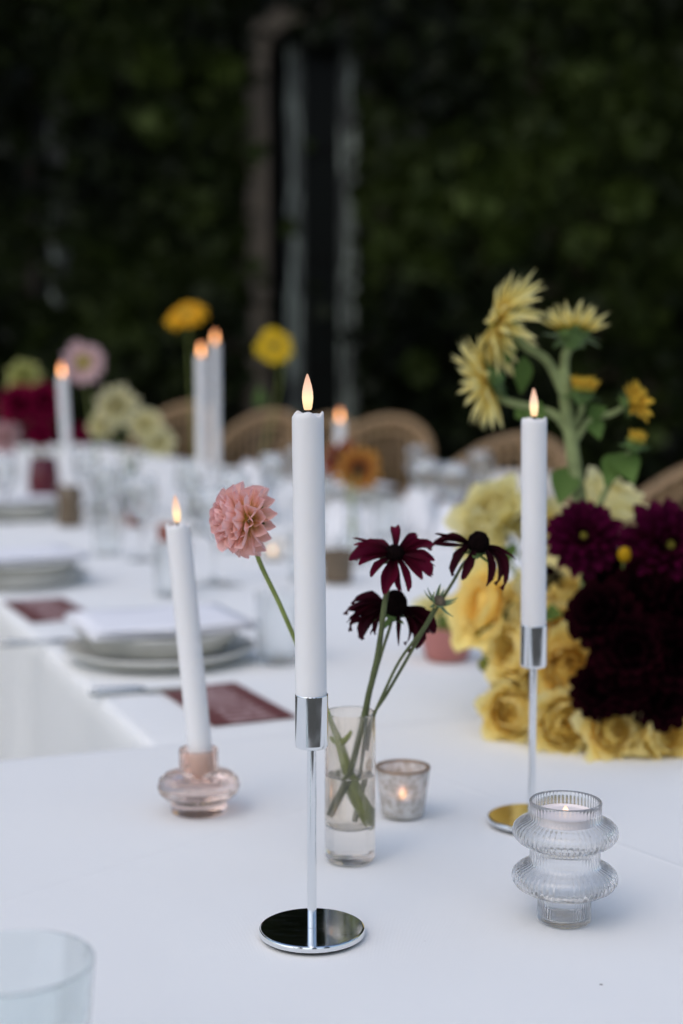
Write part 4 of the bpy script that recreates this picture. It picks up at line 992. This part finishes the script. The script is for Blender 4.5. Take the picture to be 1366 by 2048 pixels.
# burgundy dahlias
pb = [petal('petal', .043, .017, [.4, .7, .95, 1, .95, .75, .3], P_BURG, curl=.05, cup=.3, nl=6, nw=4), petal('petal', .040, .016, [.4, .7, .95, 1, .9, .7, .3], P_BURG, curl=.1, cup=.4, nl=6, nw=4, twist=.2)]
def arr_dahlia(label, px, py, Y, n, s, pm, seed, name='burgundy_dahlia', grp='burgundy dahlias in the arrangement', joined=None, disc=M_DISC_G, rows=None):
    c_ = at(px, py, Y) - BW; n = Vector(n).normalized(); rg = random.Random(seed)
    t = thing(name, label, 'dahlia', BW, 0, grp)
    stem(t, [c_ - n*.01, c_*.5 - n*.02, Vector((rg.uniform(-.02, .02), rg.uniform(-.02, .02), 0))], .0025, M_STEM2, 6, 6)
    head(t, c_, n, rows or [(14, .007*s, -.005*s, -12, pm, s), (14, .007*s, -.001, 6, pm, s*.95), (12, .006*s, .003*s, 22, pm, .85*s), (10, .005*s, .006*s, 40, pm, .7*s), (8, .004*s, .008*s, 60, pm, .5*s)], rg, dome(.0065*s, .012*s), disc, joined=joined, jit=.1)
    calyx(t, c_ - n*.006*s, n, .010*s)
arr_dahlia('burgundy dahlia, left of the pair above the dark flowers', 1168, 1075, 1.52, (-.2, -.88, .35), .92, pb, 3)
arr_dahlia('burgundy dahlia cut by the right picture edge', 1335, 1092, 1.50, (.1, -.95, .25), 1.08, pb, 5)
# near-black scabious-like dahlias in a dense mass
pk = petal('petal', .030, .017, ROUND, P_BLACK, curl=.15, cup=.3, nl=3, nw=2)
blk = [(14, .008, -.006, -35, pk, 1), (14, .008, -.002, -8, pk, 1), (13, .008, .003, 16, pk, .95), (11, .007, .006, 38, pk, .85), (8, .005, .009, 62, pk, .7)]
dark = [(1205, 1232, 1.47, (-.6, -.7, .4), 'near black dahlia at the upper left edge of the dark mass'), (1200, 1380, 1.47, (-.5, -.8, .1), 'near black dahlia at the lower left edge, over the foot roses'),
        (1285, 1195, 1.49, (.0, -.8, .6), 'near black dahlia under the gap between both burgundy dahlias'), (1262, 1300, 1.45, (-.1, -.95, .2), 'near black dahlia in the middle of the dark mass'),
        (1345, 1215, 1.48, (.3, -.8, .4), 'near black dahlia at the right edge under the burgundy dahlia'), (1335, 1310, 1.45, (.2, -.95, .1), 'near black dahlia at the right edge, mid height'),
        (1320, 1395, 1.46, (.1, -.9, -.1), 'near black dahlia hanging low at the right over the foot roses'), (1255, 1360, 1.46, (0, -.95, 0), 'near black dahlia low in the middle of the dark mass'),
        (1232, 1170, 1.55, (-.3, -.5, .8), 'near black dahlia highest in the dark mass'), (1098, 1165, 1.64, (-.4, -.6, .4), 'small near black dahlia just right of the white candle')]
for i, (px, py, Y, n, lb) in enumerate(dark):
    s = (1.08, .88, 1.05, 1.12, 1.05, 1.1, .95, .95, 1.0, .55)[i]
    arr_dahlia(lb, px, py, Y, n, s, pk, 60+i, 'dark_dahlia', 'near black dahlias in the arrangement', 'petals', M_CONE, [(c_, r_*s, h_*s, e_, m_, z_*s) for c_, r_, h_, e_, m_, z_ in blk])
# small lime buds and sprigs
for i, (px, py, Y, lb) in enumerate(((1249, 1110, 1.49, 'tiny yellow bud between the two burgundy dahlias'), (968, 1330, 1.60, 'tiny lime green bud at the left end of the arrangement'), (1228, 1098, 1.56, 'tiny white bud between the burgundy dahlias'))):
    c_ = at(px, py, Y) - BW; t = thing('flower_bud', lb, 'flower bud', BW)
    stem(t, [c_, c_*.5, Vector((0, 0, 0))], .0015, M_STEM, 5, 6)
    obj('bud', MB().lathe([(0, -.009), (.005, -.006), (.0075, 0), (.005, .007), (0, .010)], 14, lambda k, r, z, a: (r*(1+.12*sin(5*a)), z)), (P_LEMON, P_LIME, M_NAPKIN)[i], t, frame_to((0, -.4, .9), c_))
foli = [((960, 1290), (985, 1245), 1.62), ((1010, 1265), (1050, 1235), 1.60), ((1075, 1375), (1110, 1350), 1.60), ((1005, 1120), (1035, 1085), 1.72), ((1090, 1225), (1125, 1230), 1.58), ((870, 1255), (905, 1225), 2.0), ((1000, 1345), (965, 1310), 1.60), ((1165, 1245), (1200, 1275), 1.55)]
for i, (a_, b_2, Y) in enumerate(foli):
    A = at(*a_, Y); t = thing('foliage_sprig', 'small green leaf sprig ' + ('at the left end under the oval rose', 'between candle cup and oval rose', 'below the large open rose', 'between the pale roses left of the candle', 'right of the cup under the mid rose', 'on the greenish rose behind the coneflower bud', 'beside the lime bud at the left end', 'at the edge of the dark mass')[i], 'leaf sprig', BW)
    leaf(t, A - BW, at(*b_2, Y-.02) - BW, .02, (0, -1, .3)); stem(t, [A - BW, (A-BW)*.5 + Vector((0, .02, 0)), Vector((0, 0, 0))], .0012, M_STEM, 4, 5)

# ---- branching pale sunflower
SB = AC + Vector((-.02, .06, .04)); YS = 1.58
t = thing('sunflower_branch', 'tall branching pale yellow sunflower rising from the arrangement', 'sunflower', SB)
def sp_(px, py, Y=YS): return at(px, py, Y) - SB
stem(t, [sp_(1128, 745), sp_(1131, 800), sp_(1142, 880), sp_(1156, 980), sp_(1175, 1120, 1.6), Vector((0, 0, 0))], (.0066, .0092), M_STEM3, 6, 12, 'main_stem')
ps1 = [petal('petal', .047, .0092, [.5, .85, 1, .95, .75, .45, .06], P_SUN, curl=-.10, cup=.35, nl=6, nw=4), petal('petal', .045, .0082, [.5, .85, 1, .9, .7, .4, .06], P_SUN, curl=.12, cup=.5, nl=6, nw=4, twist=.4)]
psy = petal('petal', .026, .010, [.5, .8, 1, 1, .85, .55, .1], P_SUNY, curl=.15, cup=.35, nl=5, nw=2)
def sunhead(px, py, Y, n, s, mesh, seed, rows, disc_r=.018, cal=True):
    n = Vector(n).normalized(); c_ = sp_(px, py, Y); rg = random.Random(seed)
    hd = head(t, c_, n, rows, rg, dome(disc_r*s, .010*s), M_DISC_G, 'flower_disc', jit=.14)
    if cal: calyx(t, c_ - n*.005*s, n, disc_r*1.0*s, 12, disc_r*1.2*s)
    return c_
sunrows = lambda s, m_=ps1: [(15, .016*s, -.002*s, -22, m_, s), (15, .016*s, 0, 2, m_, s*.98), (12, .015*s, .002*s, 25, m_, .85*s)]
c1 = sunhead(1000, 645, YS, (-.93, .16, .33), 1.0, ps1, 1, [(17, .016, -.002, -42, ps1, 1.12), (17, .016, 0, -24, ps1, 1.15), (15, .015, .002, -6, ps1, 1.0), (13, .013, .003, 18, ps1, .8)])
c2 = sunhead(976, 762, YS-.01, (-.93, .20, -.32), .9, ps1, 2, [(16, .014, -.002, 2, ps1, .95), (16, .014, 0, 24, ps1, .98), (13, .013, .002, 44, ps1, .9)])
c3 = sunhead(1146, 662, YS, (.10, .16, .98), .9, ps1, 3, [(14, .017, 0, 20, ps1, .56), (13, .016, .001, 44, ps1, .66), (12, .014, .002, 66, ps1, .64)], .021)
c4 = sunhead(1166, 782, YS-.02, (.15, -.1, .98), .7, psy, 4, [(12, .012, .003, 55, psy, .5), (11, .010, .004, 80, psy, .5)], .020)
c5 = sunhead(1264, 806, YS-.02, (.72, -.62, .35), .7, psy, 5, [(10, .006, 0, 12, psy, .78), (9, .006, .001, 38, psy, .75), (7, .005, .002, 62, psy, .6)], .013)
c6 = sunhead(1272, 884, YS-.02, (.25, -.15, .95), .6, psy, 6, [(9, .007, .002, 58, psy, .42), (8, .006, .002, 76, psy, .42)], .018)
stem(t, [c1 + Vector((.012, .004, -.006)), sp_(1050, 692), sp_(1095, 722), sp_(1129, 790)], (.0045, .0060), M_STEM3, 6, 10, 'branch')
stem(t, [c2 + Vector((.012, .003, .002)), sp_(1000, 795), sp_(1060, 815), sp_(1110, 830), sp_(1142, 872)], (.0042, .0052), M_STEM3, 6, 10, 'branch')
stem(t, [c3 - Vector((0, 0, .012)), sp_(1131, 710), sp_(1128, 752)], (.0048, .0060), M_STEM3, 6, 10, 'branch')
stem(t, [c4 - Vector((0, 0, .01)), sp_(1160, 830), sp_(1142, 865)], (.0035, .0045), M_STEM3, 6, 8, 'branch')
stem(t, [c5 - Vector((.008, 0, .004)), sp_(1222, 828), sp_(1182, 838), sp_(1148, 885)], (.0032, .0042), M_STEM3, 6, 8, 'branch')
stem(t, [c6 - Vector((.002, 0, .008)), sp_(1250, 915), sp_(1215, 975), sp_(1180, 1050)], (.0026, .0035), M_STEM3, 6, 8, 'branch')
for a_, b_2, w, dy in (((1240, 905), (1268, 968), .034, -.03), ((1232, 908), (1210, 975), .028, -.02), ((1135, 935), (1118, 1010), .034, -.02), ((1048, 712), (1042, 790), .022, .02), ((1060, 815), (1030, 835), .03, .0), ((1185, 838), (1200, 880), .02, -.01), ((1050, 810), (1095, 845), .026, -.01), ((1175, 830), (1215, 815), .02, -.01), ((1010, 680), (1015, 730), .026, -.005)):
    leaf(t, sp_(*a_), sp_(b_2[0], b_2[1], YS+dy), w, (0, -1, .2))

# ------------------------------------------------------------------ rattan chairs behind the long table
def chair_parts():
    """barrel chair facing -Y, origin on the floor"""
    P = {}
    def hoop(rx, ry, zf, a0=118, n=28): return [(rx*sin(R(a)), ry*cos(R(a)), zf(a)) for a in [-a0 + 2*a0*i/n for i in range(n+1)]]
    zt = lambda a: .60 + .33*max(0, cos(R(a*.80)))**1.15
    rail = hoop(.285, .27, zt)
    ends = [(rail[0][0]*.96, rail[0][1]-.03, .55)] ; ende = [(rail[-1][0]*.96, rail[-1][1]-.03, .55)]
    m_ = MB(); m_.tube(smooth_path(ends + rail + ende, 2), .024, 10, wob=.06); P['top_rail'] = m_.mesh('top_rail', M_RATTAN)
    rail2 = hoop(.265, .25, lambda a: zt(a)-.055); m_ = MB(); m_.tube(rail2, .011, 8); P['inner_rail'] = m_.mesh('inner_rail', M_RATTAN)
    seat = [(0, .0), ]
    m_ = MB(); sh = hoop(.26, .25, lambda a: .40, 118); m_.tube(sh + [sh[0]], .016, 8); P['seat_frame'] = m_.mesh('seat_frame', M_RATTAN)
    pl = [(x, y) for x, y, z in sh]; m_ = MB(); m_.prism(pl, .405, .42); P['seat'] = m_.mesh('seat', M_RATTAN, False)
    m_ = MB(); n = len(pl); prs = [(.9, .423), (.98, .44), (.98, .475), (.9, .49)]; vs = []; fs = []
    for k, z in prs: vs += [(x*k, y*k, z) for x, y in pl]
    for q_ in range(3): fs += [(q_*n+i, q_*n+(i+1) % n, (q_+1)*n+(i+1) % n, (q_+1)*n+i) for i in range(n)]
    fs += [tuple(range(n-1, -1, -1)), tuple(range(3*n, 4*n))]; m_.add(vs, fs); P['seat_cushion'] = m_.mesh('seat_cushion', M_CUSHION)
    P['legs'] = []
    for x, y, x2, y2 in ((-.24, -.13, -.25, -.16), (.24, -.13, .25, -.16), (-.19, .17, -.21, .24), (.19, .17, .21, .24)):
        m_ = MB(); m_.tube([(x2, y2, 0), (x, y, .40), (x*1.03, y*1.05, .56)], [.016, .018, .016], 8); P['legs'].append(m_.mesh('leg', M_RATTAN))
    P['slats'] = []
    for k in range(25):
        a = -108 + 9*k; m_ = MB(); m_.tube([(.258*sin(R(a)), .246*cos(R(a)), .41), (.268*sin(R(a)), .255*cos(R(a)), (.41+zt(a))/2), (.274*sin(R(a)), .26*cos(R(a)), zt(a)-.02)], .0085, 6); P['slats'].append(m_.mesh('slat', M_RATTAN))
    return P
CP = chair_parts()
def pillow_mesh(w, h, d):
    vs = []; fs = []; nx, ny = 10, 8
    for sd in (-1, 1):
        for j in range(ny+1):
            for i in range(nx+1):
                u = -1+2*i/nx; v = -1+2*j/ny; b = (max(0, (1-u**4)*(1-v**4)))**.5; pin = 1-.06*(u*u*v*v)
                vs.append((u*w/2*pin, sd*d/2*b, v*h/2*pin))
    q_ = (nx+1)*(ny+1)
    for j in range(ny):
        for i in range(nx):
            k = j*(nx+1)+i; fs.append((k, k+1, k+nx+2, k+nx+1)); fs.append((q_+k, q_+k+nx+1, q_+k+nx+2, q_+k+1))
    return MB().add(vs, fs).mesh('back_pillow', M_CUSHION)
PIL = pillow_mesh(.38, .32, .12)
def chair(label, x, y, ang, s=1.0, pillow=False, hs=1.0):
    t = thing('rattan_chair', label, 'chair', (x, y, 0), ang, 'rattan barrel chairs'); t.scale = (s, s, hs)
    for k in ('top_rail', 'inner_rail', 'seat_frame', 'seat', 'seat_cushion'): link(k, CP[k], t)
    for m_ in CP['legs']: link('leg', m_, t)
    for m_ in CP['slats']: link('slat', m_, t)
    if pillow:
        o = link('back_pillow', PIL, None, T(x, y, 0) @ Matrix.Rotation(ang, 4, 'Z') @ T(0, .14, .655) @ Matrix.Rotation(-.25, 4, 'X'))
        tag(o, 'oatmeal pillow leaning in the chair ' + pillow, 'pillow', 'chair pillows')
def chair_at(px, Y, label, ang, s=1, pillow=False, hs=1.0):
    q_ = at(px, 900, Y); chair(label, q_.x, Y, ang, s, pillow, hs)
FACE = -.75                          # turned towards the table
chair_at(1385, 3.95, 'rattan chair cut by the right picture edge behind the burgundy dahlias', FACE, 1, False, .985)
chair_at(992, 5.35, 'rattan chair behind the white candle and pale sunflower', FACE+.2, 1, 'behind the white candle', 1.0)
chair_at(738, 7.0, 'rattan chair behind the rust sunflower, right of the central candle', FACE+.3, 1.05, False, 1.04)
chair_at(505, 8.0, 'rattan chair behind the lemon daisy, left of the central candle', FACE+.3, 1, False, 1.05)
chair_at(338, 8.6, 'rattan chair behind the cream dahlias at left', FACE+.3, 1, False, 1.09)
chair_at(630, 8.9, 'rattan chair furthest back, hidden behind the central candle', FACE+.3, .9, False, 1.0)

# ------------------------------------------------------------------ unseen cypresses added behind the viewer to streak the chrome reflections
def cypress(label, x, y, h, w, seed):
    rs = np.random.RandomState(seed); t = thing('added_cypress', label, 'tree', (x, y, 0), 0, 'unseen cypresses added for the chrome reflections')
    obj('trunk', MB().tube([(0, 0, 0), (.02, 0, h*.4), (0, 0, h*.93)], [.13, .09, .02], 8), M_WALL, t)
    n = 5200; zz_ = rs.rand(n)**.9; prof_ = np.interp(zz_, [0, .12, .35, .7, 1], [.55, .95, 1, .62, .04])*(.8+.4*vnoise(zz_*9, rs.rand(n)*3, seed, 1.0))
    a = rs.rand(n)*2*pi; r = w/2*prof_*np.sqrt(rs.uniform(.25, 1, n)); c_ = np.stack([r*np.cos(a), r*np.sin(a), .35+zz_*(h-.35)], -1)
    d = rs.normal(0, 1, (n, 3)); d[:, 2] = np.abs(d[:, 2])+.6; d /= np.linalg.norm(d, axis=1)[:, None]; e = np.cross(d, rs.normal(0, 1, (n, 3))); e /= np.linalg.norm(e, axis=1)[:, None]
    L = rs.uniform(.12, .28, n)[:, None]; V = np.stack([c_-e*L*.22, c_+d*L*.5-e*L*.3, c_+d*L, c_+d*L*.5+e*L*.3], 1).reshape(-1, 3)
    m_ = MB(); m_.v = [tuple(v) for v in V]; m_.f = [(4*i, 4*i+1, 4*i+2, 4*i+3) for i in range(n)]; m_.a = list(np.repeat(np.clip(rs.normal(.3, .2, n), .01, 1), 4))
    o = obj('crown', m_, M_LEAF_T, t, smooth=False); o['kind'] = 'stuff'
M_LEAF_T = leaf_mat('cypress_leaf', (.012, .022, .008), (.05, .075, .02), .15)
cypress('unseen dark cypress added behind the viewer for chrome reflections, left one', -3.2, -6.2, 6.5, 1.6, 1)
cypress('unseen dark cypress added behind the viewer for chrome reflections, middle one', .9, -7.4, 7.2, 1.5, 2)
cypress('unseen dark cypress added behind the viewer for chrome reflections, right one', 4.2, -5.6, 6.0, 1.7, 3)
